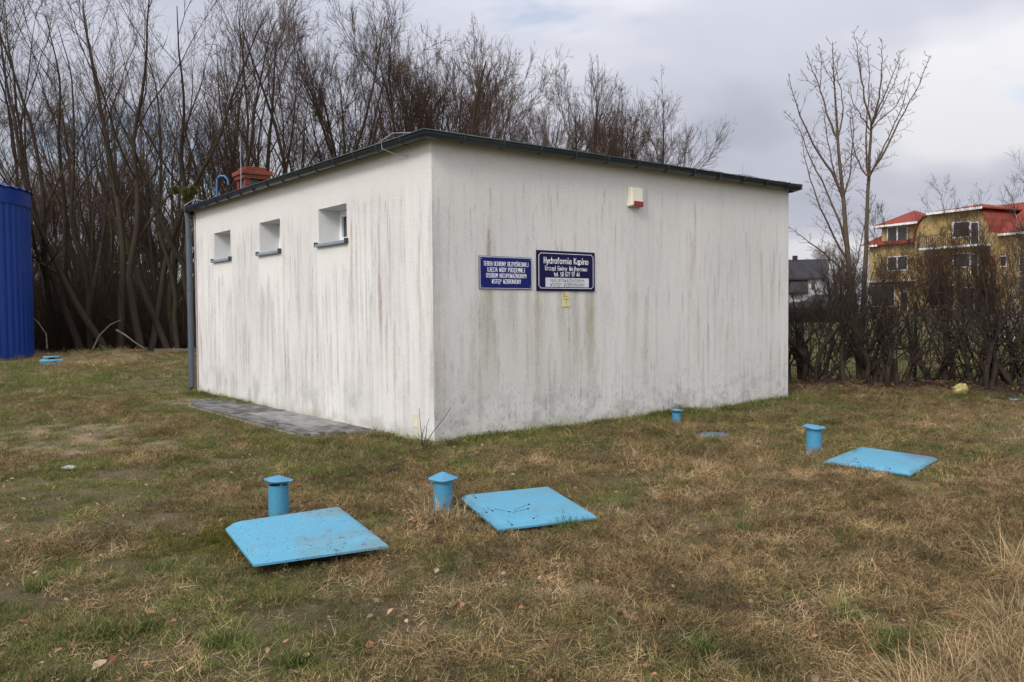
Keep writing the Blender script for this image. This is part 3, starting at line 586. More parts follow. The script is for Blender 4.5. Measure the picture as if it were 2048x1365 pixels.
def lid(label, quad, zs, mat, inset=.10, drop=.045, collar=None, name='hatch_lid'):
    c = Vector((sum(p.x for p in quad)/4, sum(p.y for p in quad)/4, 0)); c.z = float(gh(c.x, c.y)); e = empty(name, c); tag(e, label, 'hatch lid', 'blue square hatch lids')
    P_ = [Vector((p.x, p.y, z))-c for p, z in zip(quad, zs)]; m0 = sum(P_, Vector())/4; q = MB()
    def rnd(P, k, dz):
        P2 = []
        for i, p in enumerate(P):
            d = (m0-p); d.z = 0; P2.append(p+d.normalized()*k*1.414+Vector((0, 0, dz)))
        return P2
    lo = P_; lo2 = [p-Vector((0, 0, .014)) for p in P_]; T = rnd(P_, inset, drop); T1 = rnd(P_, inset*.55, drop*.72)
    N_ = 9; rings = []
    for RR in (rnd(lo2, .03, 0), lo2, lo, T1, T, rnd(P_, inset*1.5, drop*1.12)):
        r = []
        for i in range(4):
            a, b = RR[i], RR[(i+1) % 4]; r += [a.lerp(b, k/N_) for k in range(N_)]
        rings.append(r)
    vs = [v for r in rings for v in r]; n = 4*N_
    fs = [(j*n+i, j*n+(i+1) % n, (j+1)*n+(i+1) % n, (j+1)*n+i) for j in range(len(rings)-1) for i in range(n)]; fs += [tuple(range((len(rings)-1)*n, len(rings)*n)), tuple(range(n))[::-1]]
    fs = [f[::-1] for f in fs] if (P_[1]-P_[0]).cross(P_[2]-P_[1]).z < 0 else fs
    q.add(vs, fs); o_ = q.build('cover', mat, e, smooth=True)
    try: o_.data.set_sharp_from_angle(angle=R_(14))
    except Exception: pass
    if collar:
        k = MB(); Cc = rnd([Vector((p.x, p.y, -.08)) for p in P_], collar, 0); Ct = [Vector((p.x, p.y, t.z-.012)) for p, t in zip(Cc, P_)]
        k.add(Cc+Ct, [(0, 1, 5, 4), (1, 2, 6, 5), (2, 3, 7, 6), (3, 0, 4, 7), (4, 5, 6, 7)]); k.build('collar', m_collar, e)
    return e
qa = [gp(451, 1058, .13), gp(687, 1023, .14), gp(777, 1092, .105), gp(507, 1130, .07)]
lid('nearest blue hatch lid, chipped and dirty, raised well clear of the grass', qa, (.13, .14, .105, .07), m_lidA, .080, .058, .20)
qb = [gp(922, 997, .07), gp(1100, 979, .07), gp(1194, 1034, .06), gp(996, 1058, .06)]
lid('clean blue hatch lid low in the grass, in front of the building corner', qb, (.07, .07, .055, .055), m_lidB, .06, .040, .09)
qc = [gp(1646, 923, .05), gp(1718, 897, .05), gp(1876, 918, .05), gp(1822, 949, .05)]
lid('distant blue hatch lid on the right with a grey scuffed corner', qc, (.04, .05, .045, .045), blue_paint('scuffed_blue_lid', .4, spot=(.52, .10, .06)), .055, .030, .08)
def vent(label, p, r, h, capr, caph, gap, tilt=(0, 0), notch=0):
    z = float(gh(p.x, p.y)); e = empty('vent_pipe', (p.x, p.y, z)); tag(e, label, 'vent pipe', 'blue capped vent pipes')
    q = MB(); q.lathe([(r, -.06), (r, h), (r-.006, h), (r-.006, h-.12)], 28); q.build('pipe', m_pipe, e, True)
    q = MB(); q.lathe([(r-.010, h-.10), (.001, h-.10)], 20); q.build('dark_opening', m_dark, e)
    c = MB(); c.lathe([(capr-.003, -.004), (capr, .004), (capr*.55, caph*.55), (capr*.12, caph*.96), (.001, caph)], 32, wob=lambda i, j: .004*math.sin(i*.7+h*50)*(j < 2))
    c.lathe([(capr-.003, -.004), (capr*.5, caph*.45), (.001, caph*.9)], 32); k = c.build('cap', m_pipe, e, True); k.location = (0, 0, h+gap); k.rotation_euler = (tilt[0], tilt[1], 0)
    for i in range(3):
        t = 1.1+i*2.094; s = MB(); s.box(-.010, .010, -.0015, .0015, h-.03, h+gap+.01); s_ = s.build('cap_strut', m_pipe, e); s_.location = (math.cos(t)*(r-.008), math.sin(t)*(r-.008), 0); s_.rotation_euler = (0, 0, t+1.57)
    return e
pA = gp(558, 1036); pB = gp(886, 1024); pC = gp(1628, 912); pD = gp(1353, 850)
vent('tall blue vent pipe with chipped gapped cap, behind the nearest hatch lid', pA, .078, .270, .112, .036, .036, (R_(-2), R_(5)))
vent('blue vent pipe with pointed cap, dry stems around its foot', pB, .076, .255, .119, .055, .002, (0, 0))
vent('right hand blue vent pipe with a flat tilted cap, beside the scuffed lid', pC, .081, .285, .118, .022, .002, (R_(5), R_(3)))
vent('smallest blue vent pipe, close to the foot of the sign wall', pD, .060, .155, .098, .022, .032, (0, R_(4)))
pd = gp(1424, 873, .0); dz = float(gh(pd.x, pd.y))
q = MB(); q.lathe([(.20, -.03), (.20, .028), (.185, .034), (.001, .036)], 30); dd = q.build('access_cover', blue_paint('faded_blue_disc', 1.4, (.06, .15, .24)), None, True); dd.location = (pd.x, pd.y, dz-.018); tag(dd, 'faded flat blue round cover sunk in the grass beyond the smallest vent', 'cover')
pm = gp(103, 722, .15); e = empty('manhole_lid', (pm.x, pm.y, float(gh(pm.x, pm.y))+.13)); tag(e, 'stacked blue round manhole covers beside the big blue tank', 'cover')
q = MB(); q.lathe([(.25, -.10), (.33, .0), (.34, .05), (.30, .08), (.001, .09)], 28); q.build('lower_cover', m_lidB, e, True)
q = MB(); q.lathe([(.24, .14), (.25, .155), (.24, .17), (.001, .175)], 28); q.lathe([(.24, .14), (.001, .14)], 28); q.build('upper_cover', m_lidB, e, True); q = MB(); q.tube([(0, 0, .08), (0, 0, .15)], .09, 12); q.build('neck', m_collar, e)

# ------------------------------------------------------------------ blue tank
TK = Mat('tank_blue_paint', .38, .45); TK.col(TK.mix(TK.noise(2, 4), (.004, .032, .19), (.007, .045, .25)))
tk = empty('storage_tank', (-20.96, 30.8, 0)); tag(tk, 'tall round storage tank of ribbed deep blue sheet metal', 'tank')
n = 480; vs = []; fs = []
for z in (-.3, 5.62):
    for i in range(n):
        ph = (i % 8); rr = 3.0+(.0 if ph in (0, 7) else (.02 if ph in (1, 6) else .035)); t = 2*math.pi*i/n; vs.append((rr*math.cos(t), rr*math.sin(t), z))
me = mesh_np('shell', vs, [(i, (i+1) % n, n+(i+1) % n, n+i) for i in range(n)]); link('shell', me, TK.m, tk)
q = MB(); q.lathe([(3.0, 5.60), (3.065, 5.61), (3.065, 6.18), (3.0, 6.19)], 96); q.build('top_band', TK.m, tk, True)
q = MB(); q.lathe([(3.10, 6.16), (3.13, 6.20), (1.5, 6.62), (.001, 6.85)], 160, wob=lambda i, j: .022*math.cos(i*math.pi/2) if j < 2 else 0); q.build('roof', TK.m, tk, True)

# ------------------------------------------------------------------ grass, straw, leaves (stuff)
def blades(n, rad, ln, wd, lean, flat, seed, colr, segs=3, curl=.5):
    r = np.random.RandomState(seed); hk = 1.0; a = r.uniform(0, 6.283, n); d = rad*np.sqrt(r.uniform(0, 1, n)); p = np.stack([d*np.cos(a), d*np.sin(a), np.full(n, -.012)], 1)
    h = r.uniform(0, 6.283, n); el = np.clip(r.normal(lean, .28, n), .02, 1.5); L_ = r.uniform(*ln, n); W = r.uniform(*wd, n); cu = r.uniform(.2, 1, n)*curl; tw = r.normal(0, .5, n)
    tone = r.uniform(0, 1, n); rows = []; pos = p.copy(); 
    for k in range(segs+1):
        t = k/segs; sd_ = np.stack([-np.sin(h), np.cos(h), np.zeros(n)], 1); ww = (W*(1-t**1.6)*.5+.0003)[:, None]
        rows.append(pos-sd_*ww); rows.append(pos+sd_*ww)
        e_ = el-cu*t*2.0; st_ = L_/segs; dr = np.stack([np.cos(h)*np.cos(e_), np.sin(h)*np.cos(e_), np.sin(e_)], 1); pos = pos+dr*st_[:, None]; pos[:, 2] = np.maximum(pos[:, 2], flat*r.uniform(0, 1, n)); h = h+tw*.35
    V = np.stack(rows, 1); m_ = 2*(segs+1); V = V.reshape(-1, 3); Qs = []
    for k in range(segs): Qs.append(np.stack([np.arange(n)*m_+2*k, np.arange(n)*m_+2*k+1, np.arange(n)*m_+2*k+3, np.arange(n)*m_+2*k+2], 1))
    c0, c1 = np.array(colr[0]), np.array(colr[1]); C = c0+(c1-c0)*tone[:, None]
    if len(colr) > 2:
        k_ = r.uniform(0, 1, n) < colr[3]; C[k_] = np.array(colr[2])*r.uniform(.7, 1.2, (k_.sum(), 1))
    return V, np.concatenate(Qs), np.repeat(C, m_, 0)
BLM = Mat('grass_blade', .75, .2); bc = BLM.attr('col'); wn = BLM.noise(1.6, 4, .6, BLM.coord('World')); wn2 = BLM.noise(9, 3, .6, BLM.coord('World'))
BLM.col(BLM.mix(1.0, bc, BLM.ramp(BLM.math('ADD', BLM.math('MULTIPLY', wn, .6), BLM.math('MULTIPLY', wn2, .4)), [(.38, (.42, .44, .38)), (.60, (1.2, 1.12, 1.02))]), 'MULTIPLY'))
trn = BLM.n('ShaderNodeBsdfTranslucent'); BLM.put(trn.inputs[0], bc); ms_ = BLM.n('ShaderNodeMixShader'); ms_.inputs[0].default_value = .22
o_ = BLM.t.nodes['Material Output']; BLM.put(ms_.inputs[1], BLM.b.outputs[0]); BLM.put(ms_.inputs[2], trn.outputs[0]); BLM.put(o_.inputs[0], ms_.outputs[0])
def tuft_object(name, *a, **k):
    V, Q_, C = blades(*a, **k); me = mesh_np(name, V, Q_); vcol(me, 'col', C); me.materials.append(BLM.m); return me
def scatter(name, template, pts, rot, scl, label, cat):
    me = bpy.data.meshes.new(name); me.vertices.add(len(pts)); me.vertices.foreach_set('co', pts.astype(np.float32).ravel())
    a = me.attributes.new('rot', 'FLOAT_VECTOR', 'POINT'); a.data.foreach_set('vector', rot.astype(np.float32).ravel())
    a = me.attributes.new('scl', 'FLOAT', 'POINT'); a.data.foreach_set('value', scl.astype(np.float32)); me.update()
    o = link(name, me, BLM.m); tag(o, label, cat, kind='stuff')
    to = bpy.data.objects.new(name+'_clump', template)
    ng = bpy.data.node_groups.new(name, 'GeometryNodeTree'); ng.interface.new_socket('Geometry', in_out='INPUT', socket_type='NodeSocketGeometry'); ng.interface.new_socket('Geometry', in_out='OUTPUT', socket_type='NodeSocketGeometry')
    n = ng.nodes; l = ng.links; gi = n.new('NodeGroupInput'); go = n.new('NodeGroupOutput'); ip = n.new('GeometryNodeInstanceOnPoints'); oi = n.new('GeometryNodeObjectInfo'); oi.inputs[0].default_value = to
    na = n.new('GeometryNodeInputNamedAttribute'); na.data_type = 'FLOAT_VECTOR'; na.inputs[0].default_value = 'rot'; nb = n.new('GeometryNodeInputNamedAttribute'); nb.data_type = 'FLOAT'; nb.inputs[0].default_value = 'scl'
    l.new(gi.outputs[0], ip.inputs['Points']); l.new(oi.outputs['Geometry'], ip.inputs['Instance']); l.new(na.outputs['Attribute'], ip.inputs['Rotation']); l.new(nb.outputs['Attribute'], ip.inputs['Scale']); l.new(ip.outputs[0], go.inputs[0])
    md = o.modifiers.new('clumps', 'NODES'); md.node_group = ng; return o
LIDQ = [[(p.x, p.y) for p in qd] for qd in (qa, qb, qc)]
def inquad(x, y, qd, grow=0.0):
    cxm = sum(p[0] for p in qd)/4; cym = sum(p[1] for p in qd)/4; ins = np.ones(len(x), bool)
    sg_ = None
    for i in range(4):
        x0, y0 = qd[i]; x1, y1 = qd[(i+1) % 4]; L_ = math.hypot(x1-x0, y1-y0); d = ((x1-x0)*(y-y0)-(y1-y0)*(x-x0))/L_; dc = ((x1-x0)*(cym-y0)-(y1-y0)*(cxm-x0))/L_
        ins &= (d*np.sign(dc) > -grow)
    return ins
def allowed(x, y, m=.05):
    u, v = uv(x, y); ok = ~((u > -m)*(u < LR+.1)*(v > -m)*(v < LL+.1)); ok &= ~((u > -1.0)*(u < 0)*(v > 1.3)*(v < 7.0))
    ok &= ~(((x+20.96)**2+(y-30.8)**2) < 9.3)
    for qd in LIDQ: ok &= ~inquad(x, y, qd, -.02)
    ok &= ~(np.hypot(x-pd.x, y-pd.y) < .17)
    for p, r in ((pA, .09), (pB, .09), (pC, .09), (pD, .07)): ok &= ~(np.hypot(x-p.x, y-p.y) < r)
    return ok
def sample(n, y0, y1, seed, pad=2.8, pw=1.0):
    r = np.random.RandomState(seed); y = y0+(y1-y0)*r.uniform(0, 1, n)**pw; x = r.uniform(-1, 1, n)*(y*.63+pad); 
    return x, y, r
def lay(name, tmpl, sets, weight, label, cat, scale=(.8, 1.3), tilt=.25):
    Ps, Rs, Ss = [], [], []
    for (n, y0, y1, sd_, sc) in sets:
        n = int(n*1.3); x, y, r = sample(n, y0, y1, sd_); g__, b__, l__ = cover(x, y); w_ = weight(x, y, g__, b__, l__); ok = allowed(x, y) & (r.uniform(0, 1, n) < w_)
        x, y = x[ok], y[ok]; z = gh(x, y)+(fbm(x*9, y*9, 71, 3)-.5)*.035*(np.hypot(x, y) < 22); Ps.append(np.stack([x, y, z], 1)); k = len(x)
        Rs.append(np.stack([r.normal(0, tilt, k), r.normal(0, tilt, k), r.uniform(0, 6.283, k)], 1)); Ss.append(r.uniform(*scale, k)*sc)
    return scatter(name, tmpl, np.concatenate(Ps), np.concatenate(Rs), np.concatenate(Ss), label, cat)
tan = [(.14, .090, .038), (.47, .335, .165), (.075, .042, .024), .3]
pal = [(.32, .225, .115), (.66, .51, .29), (.18, .11, .055), .25]
grc = [(.055, .085, .016), (.17, .21, .045), (.28, .24, .10), .15]
oli = [(.070, .078, .022), (.17, .160, .052), (.28, .22, .11), .3]
T1 = tuft_object('dry_mat', 170, .15, (.03, .095), (.0012, .0026), .16, .010, 1, tan, curl=.5)
T2 = tuft_object('pale_straw', 60, .14, (.06, .16), (.0013, .0026), .14, .014, 2, pal, curl=.35)
T3 = tuft_object('green_short', 120, .12, (.02, .065), (.0016, .0032), .85, .0, 3, grc, curl=.5)
T4 = tuft_object('olive_short', 150, .15, (.012, .04), (.0014, .0030), .6, .0, 4, oli, curl=.5)
SC = [(6600, 2.6, 8, 11, .95), (9000, 8, 17, 12, 1.12), (5200, 17, 36, 13, 1.9)]
lay('dry_grass', T1, SC, lambda x, y, g, b, l: np.clip(1.0-.85*g-.78*b-.9*l-moss(x, y), .0, 1), 'matted brown dead grass covering the ground', 'grass')
lay('straw', T2, [(6000, 2.6, 8, 21, .9), (7000, 8, 17, 22, 1.05), (1500, 17, 34, 23, 1.6)], lambda x, y, g, b, l: np.clip(sstep(fbm(x*1.1, y*1.1, 91, 3)+.10*sstep(x, -.5, 3), .42, .62)*(1-.7*g)*(1-.7*b)*(1-l)-moss(x, y), 0, 1), 'pale straw lying in swathes on the grass', 'straw')
lay('green_grass', T3, [(5600, 2.6, 8, 31, .85), (9500, 8, 17, 32, 1.05), (9500, 17, 36, 33, 1.6)], lambda x, y, g, b, l: np.clip((g*1.3+.12)*sstep(fbm(x*2.3, y*2.3, 95, 3), .38, .58)*(1-.6*b)-moss(x, y), 0, 1), 'green grass growing in patches through the dead grass', 'grass')
lay('moss_grass', T4, [(7000, 2.6, 8, 41, .9), (8000, 8, 17, 42, 1.15), (3000, 17, 36, 43, 1.9)], lambda x, y, g, b, l: np.clip(.75-.6*b-l, .0, 1), 'short olive turf under the dead grass', 'grass')
T7 = tuft_object('moss', 200, .10, (.006, .022), (.0018, .0034), .9, .0, 12, [(.10, .10, .014), (.27, .24, .035), (.06, .045, .02), .15])
lay('moss', T7, [(9000, 4.2, 7, 45, .9)], lambda x, y, g, b, l: np.clip(moss(x, y)*1.2-.1, 0, 1), 'yellow green moss patch beside the nearest blue lid', 'moss')
# grass fringe along the walls and lids, long tussocks at the bottom right
def fringe(name, tmpl, pts, seed, scale, label, cat, tilt=.2):
    r = np.random.RandomState(seed); P_ = np.array(pts); P_ = np.concatenate([P_, gh(P_[:, 0], P_[:, 1])[:, None]], 1); k = len(P_)
    return scatter(name, tmpl, P_, np.stack([r.normal(0, tilt, k), r.normal(0, tilt, k), r.uniform(0, 6.283, k)], 1), r.uniform(*scale, k), label, cat)
rs = np.random.RandomState(77); pts = []
for i in range(430):
    u = rs.uniform(-.2, LR+.1); 
    if vnoise(np.array([u*1.6]), np.array([0.]), 5)[0] < .30 and u < 4.5: continue
    p = C0+A*u-B*abs(rs.normal(.04, .10)); pts.append((p.x, p.y))
for i in range(150):
    v = rs.uniform(6.3, 9.0) if i < 110 else rs.uniform(-.2, 1.3); p = C0+B*v-A*abs(rs.normal(.05, .12)); pts.append((p.x, p.y))
for i in range(26):
    v = rs.choice([6.0, 5.4, 6.9, 5.9])+rs.normal(0, .06); p = C0+B*v-A*abs(rs.normal(.05, .04)); pts.append((p.x, p.y))
fringe('wall_foot_grass', T3, pts, 5, (.8, 2.1), 'dark green grass fringe along the foot of the walls', 'grass')
pts = []
for k, qd in enumerate(LIDQ):
    for i in range((22, 60, 90)[k]):
        e_ = rs.randint(0, 4); a = np.array(qd[e_]); b = np.array(qd[(e_+1) % 4]); p = a+(b-a)*rs.uniform(); c = np.mean(np.array(qd), 0); p = p+(p-c)/np.linalg.norm(p-c)*rs.uniform(.0, .08); pts.append(tuple(p))
fringe('lid_edge_grass', T4, pts, 6, (.7, 1.2), 'short grass creeping up to the blue lids', 'grass')
T5 = tuft_object('long_straw', 90, .12, (.22, .48), (.0022, .0045), .75, .015, 6, pal, segs=6, curl=.95)
T6 = tuft_object('green_clump', 90, .09, (.08, .22), (.003, .006), 1.0, .0, 7, [(.05, .09, .015), (.13, .19, .04), (.3, .25, .12), .12], segs=5, curl=.7)
pts = []
for i in range(70):
    x_ = rs.uniform(1750, 2120); y_ = rs.uniform(1215, 1500); 
    if (x_-1700)*.75+(y_-1180) < 250+rs.uniform(-40, 60): continue
    p = gp(x_, y_); pts.append((p.x, p.y))
for q_ in [(2030, 1150), (2060, 1165), (2000, 1240), (150, 722), (130, 728), (190, 725), (215, 722), (170, 716), (240, 730), (110, 716), (850, 1045), (900, 1050), (1260, 930), (1400, 960)]:
    for _ in range(2): p = gp(q_[0]+rs.uniform(-12, 12), q_[1]+rs.uniform(-4, 4)); pts.append((p.x, p.y))
fringe('long_dead_grass', T5, pts, 8, (.6, 1.05), 'long arching dead grass in tussocks', 'grass', .15)
pts = []
for cx_, cy_, n_, sx1, sy1 in [(1790, 1300, 9, 45, 22), (1480, 1072, 4, 18, 7), (1680, 1090, 2, 10, 5), (1395, 1300, 3, 20, 10), (230, 1280, 4, 40, 12), (1130, 1065, 3, 12, 4), (450, 1290, 3, 30, 8), (1700, 1240, 3, 20, 8), (1120, 860, 3, 20, 3), (1640, 850, 3, 20, 3), (1450, 890, 4, 30, 3), (740, 905, 2, 10, 3), (60, 1160, 3, 30, 10), (600, 1330, 3, 30, 8)]:
    for _ in range(n_): p = gp(cx_+rs.normal()*sx1, cy_+rs.normal()*sy1); pts.append((p.x, p.y))
fringe('green_tussocks', T6, pts, 9, (.5, 1.0), 'fresh green grass tussocks dotted over the lawn', 'grass', .15)
pts = []
for i in range(90):
    p = gp(rs.uniform(60, 270), rs.uniform(712, 738))
    if math.hypot(p.x-pm.x, (p.y-pm.y)*.35) > .75: pts.append((p.x, p.y))
fringe('straw_mound', T2, pts, 14, (1.6, 2.8), 'pale dead grass heaped round the covers by the blue tank', 'straw', .4)
# fallen leaves
LFM = Mat('fallen_leaf', .7, .2); LFM.col(LFM.mix(LFM.noise(40, 3), LFM.mix(1.0, LFM.attr('col'), (.6, .55, .5), 'MULTIPLY'), LFM.attr('col')))
def leaf_mesh(pos, size, r, col, VV, QQ, CC):
    nrm = Matrix.Rotation(r.uniform(0, 6.28), 4, 'Z') @ Matrix.Rotation(r.normal(0, .45), 4, 'X') @ Matrix.Rotation(r.normal(0, .45), 4, 'Y'); b = len(VV)
    sh = [(0, -.5), (.30, -.22), (.36, .10), (.16, .34), (0, .55), (-.16, .34), (-.36, .10), (-.30, -.22)]; cup = r.uniform(-.15, .45); VV.append(tuple(Vector(pos)))
    for x_, y_ in sh:
        v = nrm @ Vector((x_*size*r.uniform(.8, 1.2), y_*size, cup*size*(abs(x_)*1.4+y_*y_*.6))); VV.append(tuple(Vector(pos)+v))
    for i in range(8): QQ.append((b, b+1+i, b+1+(i+1) % 8))
    CC.extend([col]*9)
VV, QQ, CC = [], [], []; r = np.random.RandomState(15)
lc_ = [(.30, .14, .065), (.20, .080, .04), (.38, .24, .13), (.42, .31, .20), (.16, .075, .04), (.26, .19, .14), (.34, .16, .07)]
def add_leaf(x, y, s, c=None):
    z = float(gh(x, y))+.018+s*.12+r.uniform(0, .02); k = lc_[r.randint(len(lc_))] if c is None else c; leaf_mesh((x, y, z), s, r, tuple(np.array(k)*r.uniform(.75, 1.2)), VV, QQ, CC)
for i in range(1700):
    y = 2.7+(16-2.7)*r.uniform()**1.15; x = r.uniform(-1, 1)*(y*.63+.3)
    if allowed(np.array([x]), np.array([y]))[0]: add_leaf(x, y, r.uniform(.016, .046))
for px_, py_ in [(1290, 1080), (1455, 1060), (1582, 1107), (1870, 985), (1325, 1248), (1240, 1240), (1700, 1345), (1905, 1238), (1560, 1245), (380, 1300), (130, 1315), (50, 1255), (480, 1225), (1175, 1250), (1790, 1140), (200, 1345), (360, 1360), (1650, 1020), (1500, 945), (1240, 850), (620, 930), (300, 1235), (700, 1075)]:
    p = gp(px_, py_); add_leaf(p.x, p.y, r.uniform(.045, .075), lc_[r.randint(0, 4)])
for i in range(26):
    p = gp(850+r.normal()*30, 1052+r.normal()*9); add_leaf(p.x, p.y, r.uniform(.035, .075), lc_[r.randint(0, 3)])
for i in range(1300):                        # litter under the hedge
    t = r.uniform(0, 6.0); p = HA+HD*t*1.02; d = r.uniform(-.25, 1.9); x, y = p.x-HD.y*d, p.y+HD.x*d; add_leaf(x, y, r.uniform(.03, .07), (.14, .075, .05) if r.uniform() < .75 else None)
for i in range(500):
    x = r.uniform(-16, -5); y = r.uniform(30, 36); add_leaf(x, y, r.uniform(.05, .11))
me = mesh_np('fallen_leaves', VV, QQ); vcol(me, 'col', CC); lf = link('fallen_leaves', me, LFM.m); tag(lf, 'brown and orange fallen leaves scattered over the lawn', 'leaves', kind='stuff')

# ------------------------------------------------------------------ branch generator
def tubes(sets, sides=3):
    VV, QQ = [], []; base = 0
    for P_, R in sets:
        n, k, _ = P_.shape
        if n == 0: continue
        T = np.empty_like(P_); T[:, 1:-1] = P_[:, 2:]-P_[:, :-2]; T[:, 0] = P_[:, 1]-P_[:, 0]; T[:, -1] = P_[:, -1]-P_[:, -2]; T /= np.linalg.norm(T, axis=2, keepdims=True)+1e-9
        ref = np.array([.37, .21, .1])+np.zeros_like(T); U = np.cross(T, ref); U /= np.linalg.norm(U, axis=2, keepdims=True)+1e-9; W = np.cross(T, U)
        sd = sides if isinstance(sides, int) else sides(R[:, 0].max())
        a = np.arange(sd)*2*np.pi/sd; V = P_[:, :, None, :]+(U[:, :, None]*np.cos(a)[None, None, :, None]+W[:, :, None]*np.sin(a)[None, None, :, None])*R[:, :, None, None]
        VV.append(V.reshape(-1, 3)); i = np.arange(n)[:, None, None]*k*sd+np.arange(k-1)[None, :, None]*sd; j = np.arange(sd)[None, None]; j2 = (j+1) % sd
        QQ.append((np.stack([i+j, i+j2, i+j2+sd, i+j+sd], -1)+base).reshape(-1, 4)); base += n*k*sd
    return np.concatenate(VV), np.concatenate(QQ)
def walk(P0, D, Ln, R0, k, rs, wob, up, tip=.35):
    n = len(P0); P_ = np.empty((n, k, 3)); P_[:, 0] = P0; D = D/np.linalg.norm(D, axis=1, keepdims=True)
    for i in range(1, k):
        D = D+rs.normal(0, wob, (n, 3))+np.array([0, 0, up]); D /= np.linalg.norm(D, axis=1, keepdims=True); P_[:, i] = P_[:, i-1]+D*(Ln/(k-1))[:, None]
    t = np.linspace(0, 1, k)[None]; return P_, R0[:, None]*(1-(1-tip)*t)
def kids(P_, R, Ln, m, rs, t0, t1, ang, lr, rr, rmin, asc=.0):
    n, k, _ = P_.shape; t = t0+(t1-t0)*rs.uniform(0, 1, (n, m))**.85; f = t*(k-1); i = np.minimum(f.astype(int), k-2); fr = f-i; ii = np.arange(n)[:, None]
    S0 = P_[ii, i]*(1-fr[..., None])+P_[ii, i+1]*fr[..., None]; T = P_[ii, i+1]-P_[ii, i]; T /= np.linalg.norm(T, axis=2, keepdims=True)+1e-9
    q = rs.normal(0, 1, (n, m, 3)); q -= (q*T).sum(2, keepdims=True)*T; q /= np.linalg.norm(q, axis=2, keepdims=True)+1e-9; q[..., 2] += asc
    a = rs.normal(ang, .18, (n, m))[..., None]; D = T*np.cos(a)+q*np.sin(a); L_ = Ln[:, None]*lr*(1.15-.65*t)*rs.uniform(.6, 1.25, (n, m)); rad = np.maximum((R[ii, i]*(1-fr)+R[ii, i+1]*fr)*rr*rs.uniform(.7, 1.1, (n, m)), rmin)
    return S0.reshape(-1, 3), D.reshape(-1, 3), L_.ravel(), rad.ravel()
BK = Mat('bark', .95, .1); nb = BK.noise(3, 5, .7, BK.coord('World', (3, 3, .8))); ng_ = BK.noise(.6, 3, .6, BK.coord('World')); BK.col(BK.mix(BK.ramp(ng_, [(.45, 0), (.7, .6)]), BK.mix(nb, (.022, .016, .012), (.078, .058, .042)), (.055, .050, .024))); BK.bump(nb, .03, .8)
TW = Mat('twig_bark', .9, .1); TW.col(TW.mix(TW.noise(1.2, 3, .6, TW.coord('World')), (.042, .027, .020), (.10, .064, .043)))
HB_ = Mat('hedge_bark', .95, .1); HB_.col(HB_.mix(HB_.noise(9, 5, .7, HB_.coord('World')), (.016, .012, .010), (.075, .055, .042))); HB_.bump(HB_.noise(30, 4, .7, HB_.coord('World')), .02, .8)
MPB = Mat('maple_bark', .9, .1); MPB.col(MPB.mix(MPB.noise(7, 4, .7, MPB.coord('World')), (.055, .045, .028), (.15, .105, .075)))
MPT = Mat('maple_twig', .85, .1); MPT.col(MPT.mix(MPT.noise(5, 3), (.075, .035, .030), (.16, .085, .065)))
HT = Mat('hedge_twig', .9, .1); HT.col(HT.mix(HT.noise(2, 3, .6, HT.coord('World')), (.028, .021, .017), (.075, .056, .043)))
def willow(seed, H=13, stems=4, spread=.16, lean=(0, 0), dens=1.0, low=.12, rb=.17, fs=1.0, ang=.46):
    rs = np.random.RandomState(seed); a = rs.uniform(0, 6.283)+np.arange(stems)*6.283/stems; sp = rs.uniform(.4, 1.3, stems)*spread
    P0 = np.stack([np.cos(a)*.18, np.sin(a)*.18, np.full(stems, -.2)], 1); D = np.stack([np.cos(a)*sp+lean[0], np.sin(a)*sp+lean[1], np.ones(stems)], 1)
    Ln = H*rs.uniform(.78, 1., stems)*np.sqrt(1+sp**2)*(1.08-.22*sp/max(spread, .01)*(spread > .3)); R0 = rb*rs.uniform(.65, 1.1, stems); s0 = walk(P0, D, Ln, R0, 18, rs, .075, .018, .10)
    k1 = kids(*s0, Ln, int(9*dens), rs, low, .93, ang, .50, .50, .014*fs, .12); k1[2][:] = np.maximum(k1[2], H*.10); s1 = walk(*k1, 10, rs, .09, .06, .15)
    k2 = kids(*s1, k1[2], int(8*dens), rs, .08, .98, .50, .56, .48, .0075*fs, .1); s2 = walk(*k2, 7, rs, .12, .05, .25)
    k3 = kids(*s2, k2[2], int(6*dens), rs, .06, 1, .55, .50, .5, .0050*fs, .05); s3 = walk(*k3, 5, rs, .13, .04, .5)
    k4 = kids(*s3, k3[2], 3, rs, .1, 1, .50, .62, .7, .0036*fs, .0); s4 = walk(*k4, 4, rs, .12, .02, .6)
    V, Q_ = tubes([s0], 8); V1_, Q1_ = tubes([s1], 5); tr = mesh_np('trunk', np.concatenate([V, V1_]), np.concatenate([Q_, Q1_+len(V)]))
    V, Q_ = tubes([s2, s3, s4], 3); cr = mesh_np('crown', V, Q_); tr.materials.append(BK.m); cr.materials.append(TW.m)
    tr.polygons.foreach_set('use_smooth', np.ones(len(tr.polygons), bool)); return tr, cr
def plant_tree(name, protos, loc, rz, sc, label, cat, group, tilt=(0, 0)):
    e = empty(name, loc, rz); e.scale = (sc[0], sc[0], sc[1]) if isinstance(sc, tuple) else (sc, sc, sc); e.rotation_euler = (tilt[0], tilt[1], rz); tag(e, label, cat, group)
    for nm, me in zip(('trunk', 'crown'), protos):
        o = bpy.data.objects.new(nm, me); S.collection.objects.link(o); o.parent = e
    return e
W1 = willow(1, 13, 2, .20, (-.14, 0), .85, .22); W2 = willow(2, 13, 2, .26, (.08, 0), .85, .25); W3 = willow(3, 12, 3, .38, (0, 0), .9, .2); W4 = willow(4, 13, 3, .18, (-.22, 0), .8, .25); W5 = willow(5, 11, 4, .42, (.12, 0), 1.15, .2, .19, 1.1, .56); W6 = willow(6, 11, 5, .36, (0, 0), 1.15, .2, .17, 1.1, .56)
WW = [W1, W2, W3, W4, W5, W6]
rs = random.Random(12)
